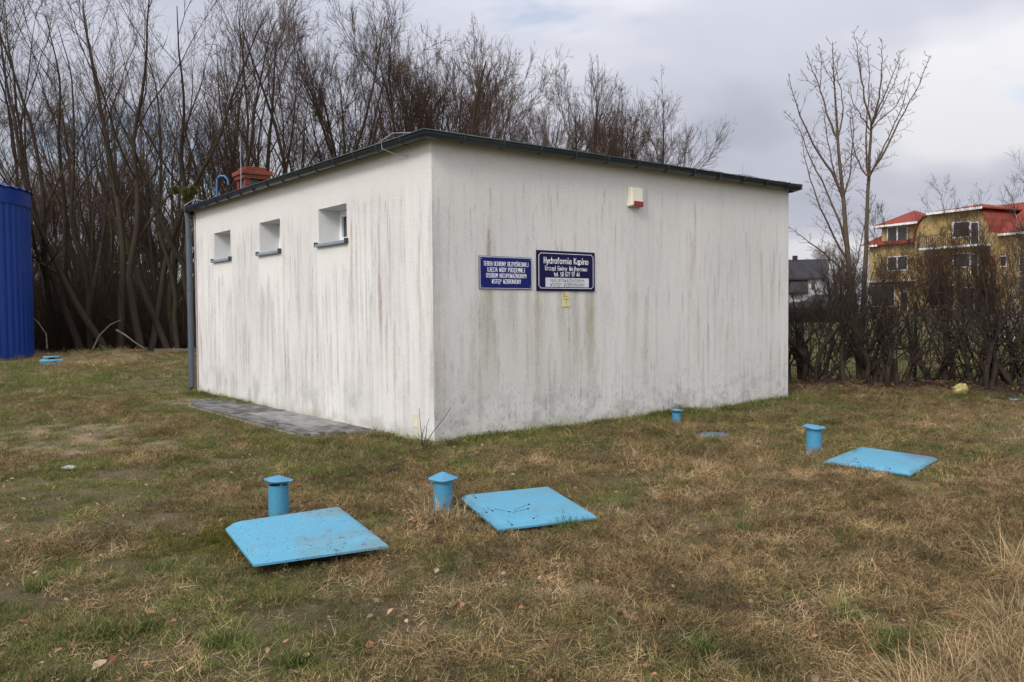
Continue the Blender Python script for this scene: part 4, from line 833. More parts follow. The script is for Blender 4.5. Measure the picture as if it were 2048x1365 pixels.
ordn = ['first', 'second', 'third', 'fourth', 'fifth', 'sixth', 'seventh', 'eighth', 'ninth', 'tenth', 'eleventh', 'twelfth', 'thirteenth', 'fourteenth']
front = [(-20, 34, 0, -170), (55, 36, 3, -150), (125, 37.5, 0, -120), (178, 35.8, 3, -150), (232, 35.5, 0, -190), (292, 35.6, 1, -150), (350, 36.2, 3, -120), (410, 37, 1, -80), (455, 38, 3, -50)]
PH = [.96*max(v.co.z for v in w_[1].vertices) for w_ in WW]
def hsc(k, Y, yt): return (CH+(624-yt)/FPX*Y)/PH[k]
for i, (px_, Y_, k, h) in enumerate(front):
    p = yp(px_, 700, Y_)
    plant_tree('bare_tree', WW[k], (p.x, Y_, float(gh(p.x, Y_))), rs.uniform(-.5, .5)+(i % 3)*.9, hsc(k, Y_, h), 'tall bare tree, %s in the wood front row from the blue tank' % ordn[i], 'tree', 'bare trees along the wood edge')
def fit_tree(k, rz, Y, xc, wpx, yt):         # size and site of a tree whose crown fills a given part of the skyline
    V = np.empty(len(WW[k][1].vertices)*3, np.float32); WW[k][1].vertices.foreach_get('co', V); V = V.reshape(-1, 3)[::37]; c_, s_ = math.cos(rz), math.sin(rz)
    x = V[:, 0]*c_-V[:, 1]*s_; z1 = np.percentile(V[:, 2], 99.3); H_ = CH+(624-yt)/FPX*Y; sz = H_/z1; up = V[:, 2] > .45*z1; x0, x1 = np.percentile(x[up], 4), np.percentile(x[up], 96)
    sx = min(max(wpx*1.15/FPX*Y/(x1-x0), .78*sz), 1.25*sz); return yp(xc, 624, Y).x-sx*(x0+x1)/2, (sx, sz)
back = [(470, 39, 1, -60, 200), (530, 38.5, 0, -40, 210), (585, 40, 4, 0, 170), (645, 41, 2, 42, 170), (715, 42, 5, 78, 140), (800, 43, 4, 30, 160), (885, 44, 5, 62, 170), (945, 46, 1, 112, 110), (1012, 47, 3, 122, 115), (1115, 49, 4, 118, 150), (1172, 51, 5, 205, 120), (1218, 53, 2, 168, 140), (1293, 56, 5, 236, 150), (757, 44, 5, 95, 130), (842, 46, 4, 90, 130), (980, 49, 5, 165, 120), (1062, 50, 4, 165, 120), (1255, 57, 4, 200, 120), (1325, 58, 5, 275, 90)]
lab2 = ['bare tree between the curved blue pipe and the chimney', 'bare tree rising straight above the brick chimney', 'bare tree rising right of the brick chimney', 'spreading bare tree above the nearest window', 'tallest bare tree above the window wall roof', 'bare tree just left of the roof corner', 'slanting bare tree right above the roof corner', 'thin bare tree above the lettered blue sign', 'rounded bare tree above the navy sign', 'low bare tree filling the gap before the alarm siren', 'bushy bare tree above the alarm siren', 'last but one bare tree in the row above the roof', 'lowest and last bare tree in the row above the roof', 'smaller bare tree standing left of the tallest one above the roof', 'smaller bare tree standing right of the tallest one above the roof', 'low bare crown between the slanting tree and the thin tree', 'low bare crown between the thin tree and the rounded tree', 'thin bare crown just above and left of the dark roof vent', 'lowest wispy bare crown at the right end of the wood']
for i, (px_, Y_, k, h, w_) in enumerate(back):
    rz = rs.uniform(0, 6.28); tx, sc_ = fit_tree(k, rz, Y_, px_, w_, h)
    plant_tree('bare_tree', WW[k], (tx, Y_, 0), rz, sc_, lab2[i], 'tree', 'bare trees behind the building')
r2 = random.Random(3)
for i in range(25):                          # the wood behind the front row
    px_ = -60+i*23+r2.uniform(-12, 12); Y_ = r2.uniform(40, 62); k = r2.choice([0, 1, 2, 3, 5]); rz = r2.uniform(0, 6.28)
    tx, sc_ = fit_tree(k, rz, Y_, px_, r2.uniform(130, 220), r2.uniform(90, 380) if px_ < 400 else r2.uniform(140, 380))
    plant_tree('bare_tree', WW[k], (tx, Y_, 0), rz, sc_, 'dark bare tree deep in the wood behind the front row', 'tree', 'trees deep in the wood')
# undergrowth: one mass
rs_ = np.random.RandomState(44); n = 13000; Yb = rs_.uniform(36.2, 62, n); pxs = rs_.uniform(-160, 560, n); Xb = (pxs-1024)/FPX*Yb
Lb = rs_.uniform(.6, 1, n)*(1+4.5*rs_.uniform(0, 1, n)**2)*np.where(pxs < 300, 1.25, .85); D = np.stack([rs_.normal(0, .35, n), rs_.normal(0, .3, n), np.ones(n)], 1)
s0 = walk(np.stack([Xb, Yb, np.full(n, -.1)], 1), D, Lb, rs_.uniform(.008, .022, n), 6, rs_, .12, .0, .4); k1 = kids(*s0, Lb, 4, rs_, .2, 1, .6, .5, .6, .006); s1 = walk(*k1, 4, rs_, .15, 0, .6)
V, Q_ = tubes([s0, s1], 3); me = mesh_np('undergrowth', V, Q_); ug = link('undergrowth', me, Mat('brush_brown', .95, .05).col((.052, .036, .025)).m); tag(ug, 'dense brown brushwood filling the foot of the wood', 'undergrowth', kind='stuff')
# mistletoe balls
p = yp(372, 385, 33.5)
for dx, dz_, r_, lb in ((-.42, .08, .20, 'leftmost of the green mistletoe balls left of the roof'), (0, 0, .24, 'largest green mistletoe ball, middle of the cluster left of the roof'), (.28, .08, .22, 'rightmost of the green mistletoe balls left of the roof'), (-.02, -.30, .17, 'smallest and lowest green mistletoe ball left of the roof')):
    rr = np.random.RandomState(int(90+dx*10)); n = 500; D = rr.normal(0, 1, (n, 3)); D /= np.linalg.norm(D, axis=1, keepdims=True)
    s = walk(np.zeros((n, 3)), D, np.full(n, r_)*rr.uniform(.7, 1.1, n), np.full(n, .008), 4, rr, .25, 0, .8); V, Q_ = tubes([s], 3); me = mesh_np('mistletoe', V, Q_)
    o = link('mistletoe', me, plain('mistletoe_green', (.10, .095, .02), .8)); o.location = (p.x+dx, p.y, p.z+dz_); tag(o, lb, 'mistletoe', 'mistletoe balls')
# pale broken branches lying at the wood edge
def stick(name, pts, r0, mat, label, cat, group=None):
    q = MB(); n = len(pts); q.tube(pts, [r0*(1-.6*i/(n-1)) for i in range(n)], 6); o = q.build(name, mat, None, True); tag(o, label, cat, group); return o
m_pale = plain('pale_dead_wood', (.22, .18, .13), .9, .1, 0, .3, 8)
stick('broken_branch', [yp(186, 698, 34.5), yp(198, 672, 34.6), yp(220, 650, 34.8), (yp(242, 640, 35))], .035, m_pale, 'pale broken branch leaning in an arc at the wood edge', 'branch')
stick('broken_branch', [yp(232, 660, 34.6), yp(250, 670, 34.7), yp(268, 684, 34.8), yp(290, 698, 34.8)], .045, m_pale, 'pale broken branch sloping down to the right at the wood edge', 'branch')
stick('broken_branch', [yp(94, 698, 33.6), yp(92, 668, 33.7), yp(76, 645, 33.8), yp(66, 636, 33.8)], .035, m_pale, 'pale forked dead sapling beside the blue tank', 'branch')
# low concrete edging at the wood
q = MB(); a0 = gp(180, 704); a1 = gp(392, 704); 
for i in range(9):
    p0 = a0.lerp(a1, i/9+.005); p1 = a0.lerp(a1, (i+1)/9-.005); q.box(p0.x, p1.x, p0.y-.05, p0.y+.05, -.1, .13+(.05 if i == 4 else 0))
e = q.build('edging', plain('grey_edging', (.16, .14, .11), .95), bevel=.01); tag(e, 'low row of weathered concrete edging along the wood', 'edging')

# ------------------------------------------------------------------ young maple by the hedge
MY = 16.9
def chain(pts, Y=MY, dy=0.0):
    n = len(pts); return [yp(x, y, Y+dy*(i/(n-1))) for i, (x, y) in enumerate(pts)]
def resample(P_, k):
    P_ = np.array([tuple(p) for p in P_]); d = np.r_[0, np.cumsum(np.linalg.norm(np.diff(P_, axis=0), axis=1))]; t = np.linspace(0, d[-1], k)
    out_ = np.stack([np.interp(t, d, P_[:, i]) for i in range(3)], 1)
    for _ in range(2): out_[1:-1] = (out_[:-2]+2*out_[1:-1]+out_[2:])/4
    return out_, d[-1]
limbs = [([(1722, 792), (1721, 740), (1719, 680), (1703, 589), (1696, 514), (1691, 440), (1686, 394), (1679, 309), (1675, 278), (1667, 184), (1666, 147), (1665, 84)], .085, .008, 0),
 ([(1723, 700), (1726, 640), (1728, 589), (1732, 514), (1734, 440), (1738, 354), (1743, 244)], .062, .032, .15),
 ([(1743, 246), (1732, 219), (1719, 130), (1707, 61)], .022, .006, .2), ([(1743, 246), (1757, 209), (1764, 152), (1763, 79)], .022, .006, -.2), ([(1745, 247), (1774, 180), (1790, 140), (1803, 101)], .018, .006, .4),
 ([(1744, 257), (1770, 230), (1794, 215), (1806, 180), (1812, 158)], .013, .005, -.4), ([(1745, 250), (1768, 205), (1788, 170), (1800, 125)], .012, .005, .5), ([(1742, 262), (1722, 232), (1703, 200), (1693, 165)], .013, .005, -.3),
 ([(1738, 354), (1760, 318), (1784, 274), (1809, 222), (1831, 187), (1848, 150), (1860, 110)], .024, .006, .4), ([(1738, 352), (1766, 300), (1790, 245), (1808, 212), (1822, 143)], .018, .006, -.5),
 ([(1734, 352), (1718, 330), (1709, 309), (1703, 259), (1700, 220)], .018, .006, .4), ([(1737, 352), (1731, 309), (1733, 244), (1739, 160), (1734, 89)], .020, .006, -.2),
 ([(1688, 400), (1677, 372), (1665, 346), (1635, 304), (1607, 252), (1590, 202), (1580, 170), (1577, 147)], .030, .006, -.4), ([(1675, 278), (1655, 234), (1640, 177), (1624, 140), (1611, 104)], .024, .006, .3), ([(1640, 177), (1643, 135), (1639, 89)], .010, .005, 0),
 ([(1640, 177), (1620, 165), (1610, 156)], .008, .005, 0), ([(1676, 278), (1686, 234), (1685, 197), (1676, 160), (1673, 142)], .018, .006, -.3), ([(1683, 392), (1665, 334), (1655, 277), (1650, 240), (1647, 219)], .020, .006, .5),
 ([(1697, 500), (1678, 440), (1660, 399), (1632, 341), (1610, 292), (1597, 249), (1580, 232), (1567, 222)], .026, .006, .6), ([(1698, 530), (1672, 480), (1650, 440), (1635, 400), (1615, 346), (1607, 300), (1603, 270)], .024, .006, -.6),
 ([(1688, 392), (1702, 350), (1704, 300), (1708, 260), (1703, 220)], .018, .006, .3), ([(1681, 340), (1700, 315), (1716, 295), (1722, 275)], .010, .005, -.2), ([(1667, 165), (1655, 150), (1645, 120), (1641, 105)], .008, .005, .1), ([(1667, 170), (1674, 140), (1677, 110)], .008, .005, .1), ([(1702, 560), (1675, 530), (1640, 500), (1600, 470), (1578, 455)], .022, .006, -.5), ([(1703, 580), (1712, 540), (1722, 480), (1738, 420), (1752, 390)], .016, .006, .5)]
e = empty('young_maple', gp(1722, 785)); tag(e, 'tall young maple with two upright bare stems in the hedge', 'tree'); eloc = e.location.copy(); eloc.z = 0
rs_ = np.random.RandomState(8); s_tr, s_tw = [], []
for pts, r0, r1, dy in limbs:
    pp, ln = resample(chain(pts, MY, dy), 14); pp = pp-np.array(eloc); pp[1:-1] += rs_.normal(0, .008, (12, 3)); s_tr.append((pp[None], np.linspace(r0, r1*.7, 14)[None]))
    step = .125; nn = int(ln/step); u = rs_.uniform(0, 3)
    for i in range(nn):
        t = (i+.5)/nn
        if pts[0][1] > 690 and t < .45: continue
        f = t*13; i0 = int(f); P0 = pp[i0]*(1-f+i0)+pp[min(i0+1, 13)]*(f-i0); T = pp[min(i0+1, 13)]-pp[i0]; T /= np.linalg.norm(T)+1e-9; u += 1.4+rs_.normal(0, .3); q_ = np.array([math.cos(u), math.sin(u)*.8, 0]); q_ -= q_.dot(T)*T; q_ /= np.linalg.norm(q_)
        for sg_ in (-1, 1):
            if rs_.uniform() < .25: continue
            l = rs_.uniform(.12, .36)*(1.3-.95*t)*(2.2 if rs_.uniform() < .14 else 1); d = T*.55+q_*sg_*.8; s_tw.append((P0, d, l))
P0 = np.array([a[0] for a in s_tw]); D = np.array([a[1] for a in s_tw]); Ln = np.array([a[2] for a in s_tw]); s2 = walk(P0, D, Ln, np.full(len(P0), .0045), 5, rs_, .10, .12, .7)
k3 = kids(*s2, Ln, 3, rs_, .25, 1, .8, .42, .8, .0030, .2); s3 = walk(*k3, 3, rs_, .05, .1, .9)
V, Q_ = tubes(s_tr, 7); me = mesh_np('trunk', V, Q_); o = link('trunk', me, MPB.m, e, True); V, Q_ = tubes([s2, s3], 3); me = mesh_np('crown', V, Q_); o = link('crown', me, MPT.m, e); e.location = eloc

# ------------------------------------------------------------------ hedge of pollarded shrubs
def shrub(seed, H=3.3, r0=.06, stems=2):
    rs = np.random.RandomState(seed); a = rs.uniform(0, 6.28, stems)
    P0 = np.stack([np.cos(a)*.08, np.sin(a)*.06, np.full(stems, -.15)], 1); D = np.stack([np.cos(a)*.22, np.sin(a)*.12, np.ones(stems)], 1); Ln = rs.uniform(.8, 1.3, stems)
    s0 = walk(P0, D, Ln, np.full(stems, r0)*rs.uniform(.7, 1.15, stems), 9, rs, .16, 0, .75)
    s0 = (s0[0], s0[1]*(1+.18*rs.normal(0, 1, s0[1].shape))); s0[1][:, 0] *= 1.35
    k1 = kids(*s0, np.full(stems, 1.), 5, rs, .35, 1, .5, 1.95, .50, .013, .3); s1 = walk(*k1, 10, rs, .17, .05, .3)
    ka = kids(*s0, np.full(stems, 1.), 3, rs, .1, .8, .8, .6, .3, .009, .2); sa = walk(*ka, 7, rs, .22, .03, .4)
    k2 = kids(*s1, k1[2], 5, rs, .12, 1, .6, .60, .5, .0065, .2); s2 = walk(*k2, 7, rs, .15, .05, .4)
    k3 = kids(*s2, k2[2], 3, rs, .1, 1, .65, .60, .6, .0040, .15); s3 = walk(*k3, 5, rs, .14, .05, .6); k4 = kids(*s3, k3[2], 2, rs, .1, 1, .7, .5, .8, .0032, .1); s4 = walk(*k4, 3, rs, .1, .05, .7)
    kb_ = kids(*sa, ka[2], 4, rs, .1, 1, .7, .6, .6, .004, .1); sb = walk(*kb_, 5, rs, .2, .02, .6)
    V, Q_ = tubes([s0], 9); V1_, Q1_ = tubes([s1, sa], 5); tr = mesh_np('trunk', np.concatenate([V, V1_]), np.concatenate([Q_, Q1_+len(V)])); tr.polygons.foreach_set('use_smooth', np.ones(len(tr.polygons), bool))
    V, Q_ = tubes([s2, s3, s4, sb], 3); cr = mesh_np('crown', V, Q_); tr.materials.append(HB_.m); cr.materials.append(HT.m); return tr, cr
SH = [shrub(s, 3.2, .062, n) for s, n in ((21, 3), (22, 2), (23, 3), (24, 2), (25, 3))]
r3 = random.Random(6)
hx = [(1598, 783), (1628, 785), (1650, 784), (1688, 787), (1745, 786), (1772, 789), (1802, 790), (1868, 786), (1890, 790), (1950, 794), (1972, 797), (2010, 793), (2040, 798), (2085, 800), (2130, 802), (2180, 804), (2235, 806), (2290, 808)]
for i, (x_, y_) in enumerate(hx):
    p = gp(x_, y_-4); plant_tree('hedge_shrub', SH[i % 5], (p.x, p.y, float(gh(p.x, p.y))-.02), r3.uniform(0, 6.28), (r3.uniform(.9, 1.1), r3.uniform(.85, 1.12)), 'gnarled dark bare hedge shrub along the fence, %s counting from the building' % (ordn+['fifteenth', 'sixteenth', 'seventeenth', 'eighteenth'])[i], 'shrub', 'gnarled hedge shrubs')
tall = willow(31, 4.6, 5, .34, (0, 0), 1.0, .32, .028, .46); tall2 = willow(32, 4.9, 6, .46, (.1, 0), 1.0, .30, .028, .46)
for i, (x_, Y_, pr, h, lb) in enumerate([(1640, 17.6, tall, .66, 'slender bare bush beside the building, left of the maple'), (1790, 17.2, tall2, .62, 'slender bare bush right of the maple stems'), (1915, 16.4, tall, .80, 'tall bare bush in front of the tallest red gable'), (1985, 16.2, tall2, .80, 'leaning tall bare bush near the right edge of the hedge'), (2075, 16, tall, .82, 'bare bush at the far right end of the hedge')]):
    p = yp(x_, 780, Y_); plant_tree('tall_bush', pr, (p.x, Y_, 0), i*1.3, h, lb, 'bush', 'tall bushes in the hedge')
for i, (x_, Y_, pr, h, lb) in enumerate([(1712, 17.5, tall2, .60, 'low bare bush behind the young maple trunk'), (1845, 17.0, tall, .68, 'bare bush before the left half of the yellow house'), (1948, 16.9, tall2, .70, 'dense bare bush before the balcony door of the yellow house'), (2030, 16.8, tall, .86, 'bare bush right of the leaning tall bush')]):
    p = yp(x_, 780, Y_); plant_tree('tall_bush', pr, (p.x, Y_, 0), i*1.9+.7, h, lb, 'bush', 'tall bushes in the hedge')
# ------------------------------------------------------------------ mesh fence behind the hedge
m_fen = plain('green_fence_wire', (.018, .055, .038), .5, .4)
f0 = yp(1560, 770, 18.1); f1 = yp(1604, 770, 17.9); fd = Vector(((yp(1830, 770, 17.2)-f1).x, (yp(1830, 770, 17.2)-f1).y, 0)); sp_len = fd.length; fd.normalize()
fe = empty('mesh_fence', (f1.x, f1.y, .05), math.atan2(fd.y, fd.x)); tag(fe, 'dark green wire mesh fence with posts behind the hedge', 'fence')
for k in range(-2, 4):
    q = MB(); q.box(-.03+k*sp_len, .03+k*sp_len, -.02, .02, -.2, 1.66); q.build('post', m_fen, fe, bevel=.004)
for k in range(-2, 3):
    q = MB(); x0 = k*sp_len+.03; x1 = (k+1)*sp_len-.03; n = int((x1-x0)/.05)
    for i in range(n+1):
        x = x0+(x1-x0)*i/n; q.tube([(x, .0, .02), (x, .0, 1.6)], 0.0036, 3, caps=False)
    for j in range(17): z = .03+j*.0975; q.tube([(x0, .006, z), (x1, .006, z)], .0040, 3, caps=False)
    q.build('mesh_panel', m_fen, fe)
# litter
bgm = Mat('yellow_bag_plastic', .4, .4); bgm.col(bgm.mix(bgm.noise(12, 3), (.24, .20, .05), (.38, .33, .12)))
pb = gp(1920, 797); rs_ = np.random.RandomState(2); n1, n2 = 26, 14; vs = []
for j in range(n2):
    ph = math.pi*j/(n2-1)
    for i in range(n1):
        th = 2*math.pi*i/n1; rr = 1+.22*float(fbm(np.array([i*.5]), np.array([j*.9]), 3, 3)[0]-.5)*3; k = .16 if ph > .8 else .10
        vs.append((.13*math.sin(ph)*math.cos(th)*rr+.03*math.cos(ph), .09*math.sin(ph)*math.sin(th)*rr, .13+.14*math.cos(ph)*rr))
q = MB(); q.add(vs, [(j*n1+i, j*n1+(i+1) % n1, (j+1)*n1+(i+1) % n1, (j+1)*n1+i) for j in range(n2-1) for i in range(n1)]); o = q.build('plastic_bag', bgm.m, None, True); o.location = (pb.x, pb.y, float(gh(pb.x, pb.y))-.01); o.scale = (1.05, 1, .78); tag(o, 'crumpled yellow plastic bag lying under the hedge', 'bag')
pb = gp(2034, 806); q = MB(); rr = random.Random(5)
g9 = 6; vs = [((i-2.5)*.035, (j-2.5)*.03, rr.uniform(0, .05)) for j in range(g9) for i in range(g9)]; q.add(vs, [(j*g9+i, j*g9+i+1, (j+1)*g9+i+1, (j+1)*g9+i) for j in range(g9-1) for i in range(g9-1)]); o = q.build('wrapper', plain('blue_wrapper', (.12, .22, .38), .4, .4)); o.location = (pb.x, pb.y, float(gh(pb.x, pb.y))+.02); tag(o, 'crumpled blue wrapper on the grass at the right edge', 'litter')
md = o.modifiers.new('thick', 'SOLIDIFY'); md.thickness = .002
for x_, y_, s_, lb in ((138, 941, .07, 'larger flat pale stone on the bare ground at the left'), (68, 939, .05, 'smaller flat pale stone at the far left of the bare ground')):
    p = gp(x_, y_); rr = random.Random(x_); q = MB(); q.lathe([(s_*.7, -.01), (s_, .008), (s_*.8, .022), (s_*.3, .03), (.001, .03)], 9, wob=lambda i, j: rr.uniform(-.006, .006)); o = q.build('stone', plain('pale_stone', (.28, .26, .235), .9), None, False, .004); o.scale = (1.2, .7, 1); o.location = (p.x, p.y, float(gh(p.x, p.y))+.015); tag(o, lb, 'stone')
# sprigs by the corner, dead stems, fallen branch
m_stem = plain('dark_stem', (.045, .025, .022), .9, .1); m_dry = plain('dry_stem', (.26, .19, .12), .9, .1, 0, .3, 9)
sp = gp(848, 905); se = empty('sapling', (sp.x, sp.y, 0)); tag(se, 'leafless sapling of thin dark shoots at the building corner', 'sapling')
for pts in ([(846, 895), (842, 860), (838, 816)], [(847, 895), (852, 870), (854, 850), (858, 838)], [(849, 897), (856, 880), (868, 862), (886, 840), (902, 815)], [(843, 893), (845, 868), (850, 852)]):
    q = MB(); P_ = [yp(x, y, sp.y+.0+k*.02)-Vector((sp.x, sp.y, 0)) for k, (x, y) in enumerate(pts)]; q.tube(P_, [.0055-.003*k/(len(P_)-1) for k in range(len(P_))], 5); q.build('shoot', m_stem, se)
rs_ = np.random.RandomState(31); fa, fb = gp(752, 972), gp(850, 905); n = 70; t = rs_.uniform(0, 1, n); P0 = np.array([(fa.x+(fb.x-fa.x)*k+rs_.normal()*.03, fa.y+(fb.y-fa.y)*k+rs_.normal()*.02, .03+rs_.uniform(0, .03)) for k in t]); dd_ = np.array((fa-fb).normalized()); D = -dd_[None]+rs_.normal(0, .16, (n, 3))*[1, 1, .5]
s = walk(P0, D, rs_.uniform(.15, .5, n), rs_.uniform(.002, .005, n), 6, rs_, .07, 0, .5); V, Q_ = tubes([s], 4); o = link('fallen_branch', mesh_np('fallen_branch', V, Q_), m_stem); tag(o, 'brushy fallen branch lying on the grass in front of the building corner', 'branch')
# dry stems in several places: one stuff object
P0, Dl, Ll = [], [], []
def stems(px_, py_, n, sx1, sy1, l0, l1, el):
    for _ in range(n):
        p = gp(px_+rs_.normal()*sx1, py_+rs_.normal()*sy1); P0.append((p.x, p.y, float(gh(p.x, p.y)))); a = rs_.uniform(0, 6.28); Dl.append((math.cos(a), math.sin(a), abs(rs_.normal(el, .5))+.05)); Ll.append(rs_.uniform(l0, l1))
stems(855, 1040, 60, 32, 12, .10, .32, .9); stems(1240, 910, 60, 60, 14, .08, .25, .5); stems(1420, 900, 70, 80, 14, .08, .28, .6); stems(1500, 860, 40, 80, 12, .1, .3, .9); stems(1960, 960, 40, 60, 20, .08, .2, .4); stems(1750, 860, 50, 120, 12, .1, .3, .9)
stems(1030, 862, 30, 40, 5, .08, .25, 1.0); stems(1150, 850, 20, 20, 4, .08, .25, 1.0); stems(700, 950, 40, 80, 15, .08, .2, .3); stems(1560, 1140, 40, 80, 20, .08, .2, .2); stems(1900, 1040, 40, 100, 30, .08, .22, .3); stems(300, 1010, 40, 100, 30, .08, .2, .3)
s = walk(np.array(P0), np.array(Dl), np.array(Ll), np.full(len(P0), .0017), 6, rs_, .15, -.05, .6); V, Q_ = tubes([s], 3); o = link('dry_stems', mesh_np('dry_stems', V, Q_), m_dry); tag(o, 'thin dry weed stems standing and lying about the lawn', 'stems', kind='stuff')
# seed stalks bending over the middle lid
P0, Dl, heads = [], [], []
for (x0, y0, x1, y1) in [(1000, 1052, 1058, 1009), (1000, 1053, 1056, 1018), (962, 1032, 1019, 1024), (965, 1030, 985, 1022), (960, 1026, 973, 1025), (1085, 1047, 1067, 1037), (940, 1004, 951, 996), (1010, 1055, 1024, 1050), (1690, 938, 1716, 925), (1765, 947, 1780, 938), (1705, 935, 1712, 918)]:
    a = gp(x0, y0, .0); b = gp(x1, y1, .14 if y0 > 990 else .11); P0.append((a, b)); heads.append(b)
q = MB()
for a, b in P0: mid = a.lerp(b, .5)+Vector((0, 0, .04)); q.tube([a, mid, b], .0013, 4); q.tube([b-Vector((.007, 0, 0)), b, b+Vector((.007, .003, 0))], [.003, .006, .003], 6)
o = q.build('seed_stalks', m_stem); tag(o, 'wiry stalks with dark seed heads bending over the blue lids', 'stalks', kind='stuff')

# ------------------------------------------------------------------ houses beyond the fence
def plane_frame(P0, r): 
    n_ = Vector((r.y, -r.x, 0)); return n_
HP = yp(1738, 625, 82); HP.z = 1.25; hr = Vector((.447, -.894, 0)).normalized(); hn = Vector((-hr.y, hr.x, 0))   # hn points away from the camera
if hn.dot(HP) < 0: hn = -hn
def onf(x, y, off=0.0):                     # facade coordinates of a photo point
    d = ray(x, y); o_ = Vector((0, 0, CH)); pl = HP+hn*off; t = (pl-o_).dot(hn)/d.dot(hn); P_ = o_+d*t; return (P_-HP).dot(hr), P_.z-HP.z
he = empty('apartment_house', HP, math.atan2(hr.y, hr.x)); tag(he, 'yellow three storey house with red hipped roof and dormers beyond the fence', 'house')
m_yel = plain('yellow_render', (.40, .285, .125), .9, .1, 0, .05, .8); m_red = Mat('red_roof_tile', .8, .15); wv = m_red.n('ShaderNodeTexWave'); wv.inputs['Scale'].default_value = 1.6; wv.inputs['Distortion'].default_value = .5; m_red.put(wv.inputs[0], m_red.coord('Object')); m_red.col(m_red.mix(m_red.math('ADD', m_red.math('MULTIPLY', wv.outputs[1], .5), m_red.math('MULTIPLY', m_red.noise(3, 4), .5)), (.16, .034, .022), (.25, .056, .036)))
m_trim = plain('house_white_trim', (.75, .75, .73), .6); m_brickc = plain('red_brick_cladding', (.30, .085, .045), .9, .1, 0, .25, 3); m_dshop = plain('dark_shopfront', (.018, .018, .020), .3, .5)
sx = -1 if he.matrix_basis.to_3x3() @ Vector((0, 1, 0)) @ hn < 0 else 1   # local +y is away from the camera when sx = 1
def fx(x0, y0, x1, y1, off=0): a = onf(x0, y0, off); b = onf(x1, y1, off); return min(a[0], b[0]), max(a[0], b[0]), min(a[1], b[1]), max(a[1], b[1])
s_l = 0; z_e1 = onf(1790, 487)[1]; s_m = onf(1848, 500)[0]; s_r = onf(2002, 500)[0]; s_end = s_r+26; z_e2 = onf(1920, 426)[1]
q = MB(); q.box(0, s_m, 0, 9, -.5, z_e1); q.box(s_m+.002, s_r, -1.2, 9, -.5, z_e1); q.box(s_r+.002, s_end, 0, 9, -.5, z_e1)
# round-shouldered gable
k = 12; top = [(s_m, z_e1)]+[(s_m+.05+(s_r-s_m)*.20*(1-math.cos(math.pi/2*i/k)), z_e1+(z_e2-z_e1)*math.sin(math.pi/2*i/k)) for i in range(1, k+1)]
top2 = [(s_r+s_m-a, b) for a, b in top][::-1]; outl = top+top2; nn = len(outl)
q.add([(a, -1.2, b) for a, b in outl]+[(a, 3.5, b) for a, b in outl], [tuple(range(nn)), tuple(range(nn, 2*nn))[::-1]]+[(i, nn+i, nn+i+1, i+1) for i in range(nn-1)])
z_d = onf(1800, 450)[1]
dd0, dd1, _, _ = fx(1764, 453, 1836, 490); q.box(dd0, dd1, -.03, 3.5, z_e1, z_d)
q.build('wall', m_yel, he)
q = MB(); zr = onf(1850, 425, 4.5)[1]; zp1 = onf(1800, 423, 1.5)[1]; zr2 = onf(2000, 408, 4.5)[1]; zp2 = onf(1925, 407, 0)[1]; oh = .5
def hip(q, x0, x1, y0, y1, z0, zt_, hl, hr_):
    ym = (y0+y1)/2; q.add([(x0, y0, z0), (x1, y0, z0), (x1, y1, z0), (x0, y1, z0), (x0+hl, ym, zt_), (x1-hr_, ym, zt_), (x0, y0, z0-.12), (x1, y0, z0-.12), (x1, y1, z0-.12), (x0, y1, z0-.12)],
        [(0, 1, 5, 4), (1, 2, 5), (2, 3, 4, 5), (3, 0, 4), (6, 9, 8, 7), (0, 6, 7, 1), (1, 7, 8, 2), (2, 8, 9, 3), (3, 9, 6, 0)])
hip(q, -oh*1.6, s_m+.6, -oh, 9.5, z_e1, zr, 4.6, .3); hip(q, s_r-.3, s_end, -oh, 9.5, z_e1, zr2, .3, 4); hip(q, dd0-.7, dd1+.5, -.7, 5, z_d+.02, zp1, (dd1-dd0+1.2)/2, (dd1-dd0+1.2)/2)
hip(q, s_m-.6, s_r+.6, 2.0, 8, z_e1+.8, zr2-.05, 1.5, 1.5); a0, a1, _, _ = fx(1872, 420, 1964, 430, -1.2); hip(q, a0-.5, a1+.5, -1.9, 6, z_e2+.10, zp2, (a1-a0+1)/2, (a1-a0+1)/2)
# rounded red shoulders over the gable
for side in (top, top2):
    m2 = [(a, b+.10) for a, b in side]; n2_ = len(m2); q.add([(a, -1.5, b) for a, b in m2]+[(a, 3.6, b) for a, b in m2]+[(a, -1.5, b-.16) for a, b in m2], [(i, i+1, n2_+i+1, n2_+i) for i in range(n2_-1)]+[(i, 2*n2_+i, 2*n2_+i+1, i+1) for i in range(n2_-1)])
q.build('roof', m_red.m, he)
q = MB(); q.box(a0-.4, a1+.5, -1.98, -1.91, z_e2-.10, z_e2+.10); q.box(dd0-.7, dd1+.5, -.78, -.71, z_d-.13, z_d+.06); q.box(-.7, dd0-.1, -oh-.08, -oh-.01, z_e1-.2, z_e1-.02); q.box(dd1+.1, s_m, -oh-.08, -oh-.01, z_e1-.2, z_e1-.02); q.box(s_r+.1, s_end, -oh-.08, -oh-.01, z_e1-.2, z_e1-.02)
b0_ = onf(1852, 497, -1.2); b1_ = onf(1982, 492, -1.2); q.box(b0_[0], b1_[0], -2.4, -1.21, b0_[1]-.22, b0_[1]-.05); q.box(-.1, s_m-.1, -1.0, -.01, onf(1790, 562)[1]-.12, onf(1790, 562)[1]+.08)
q.build('trim', m_trim, he)
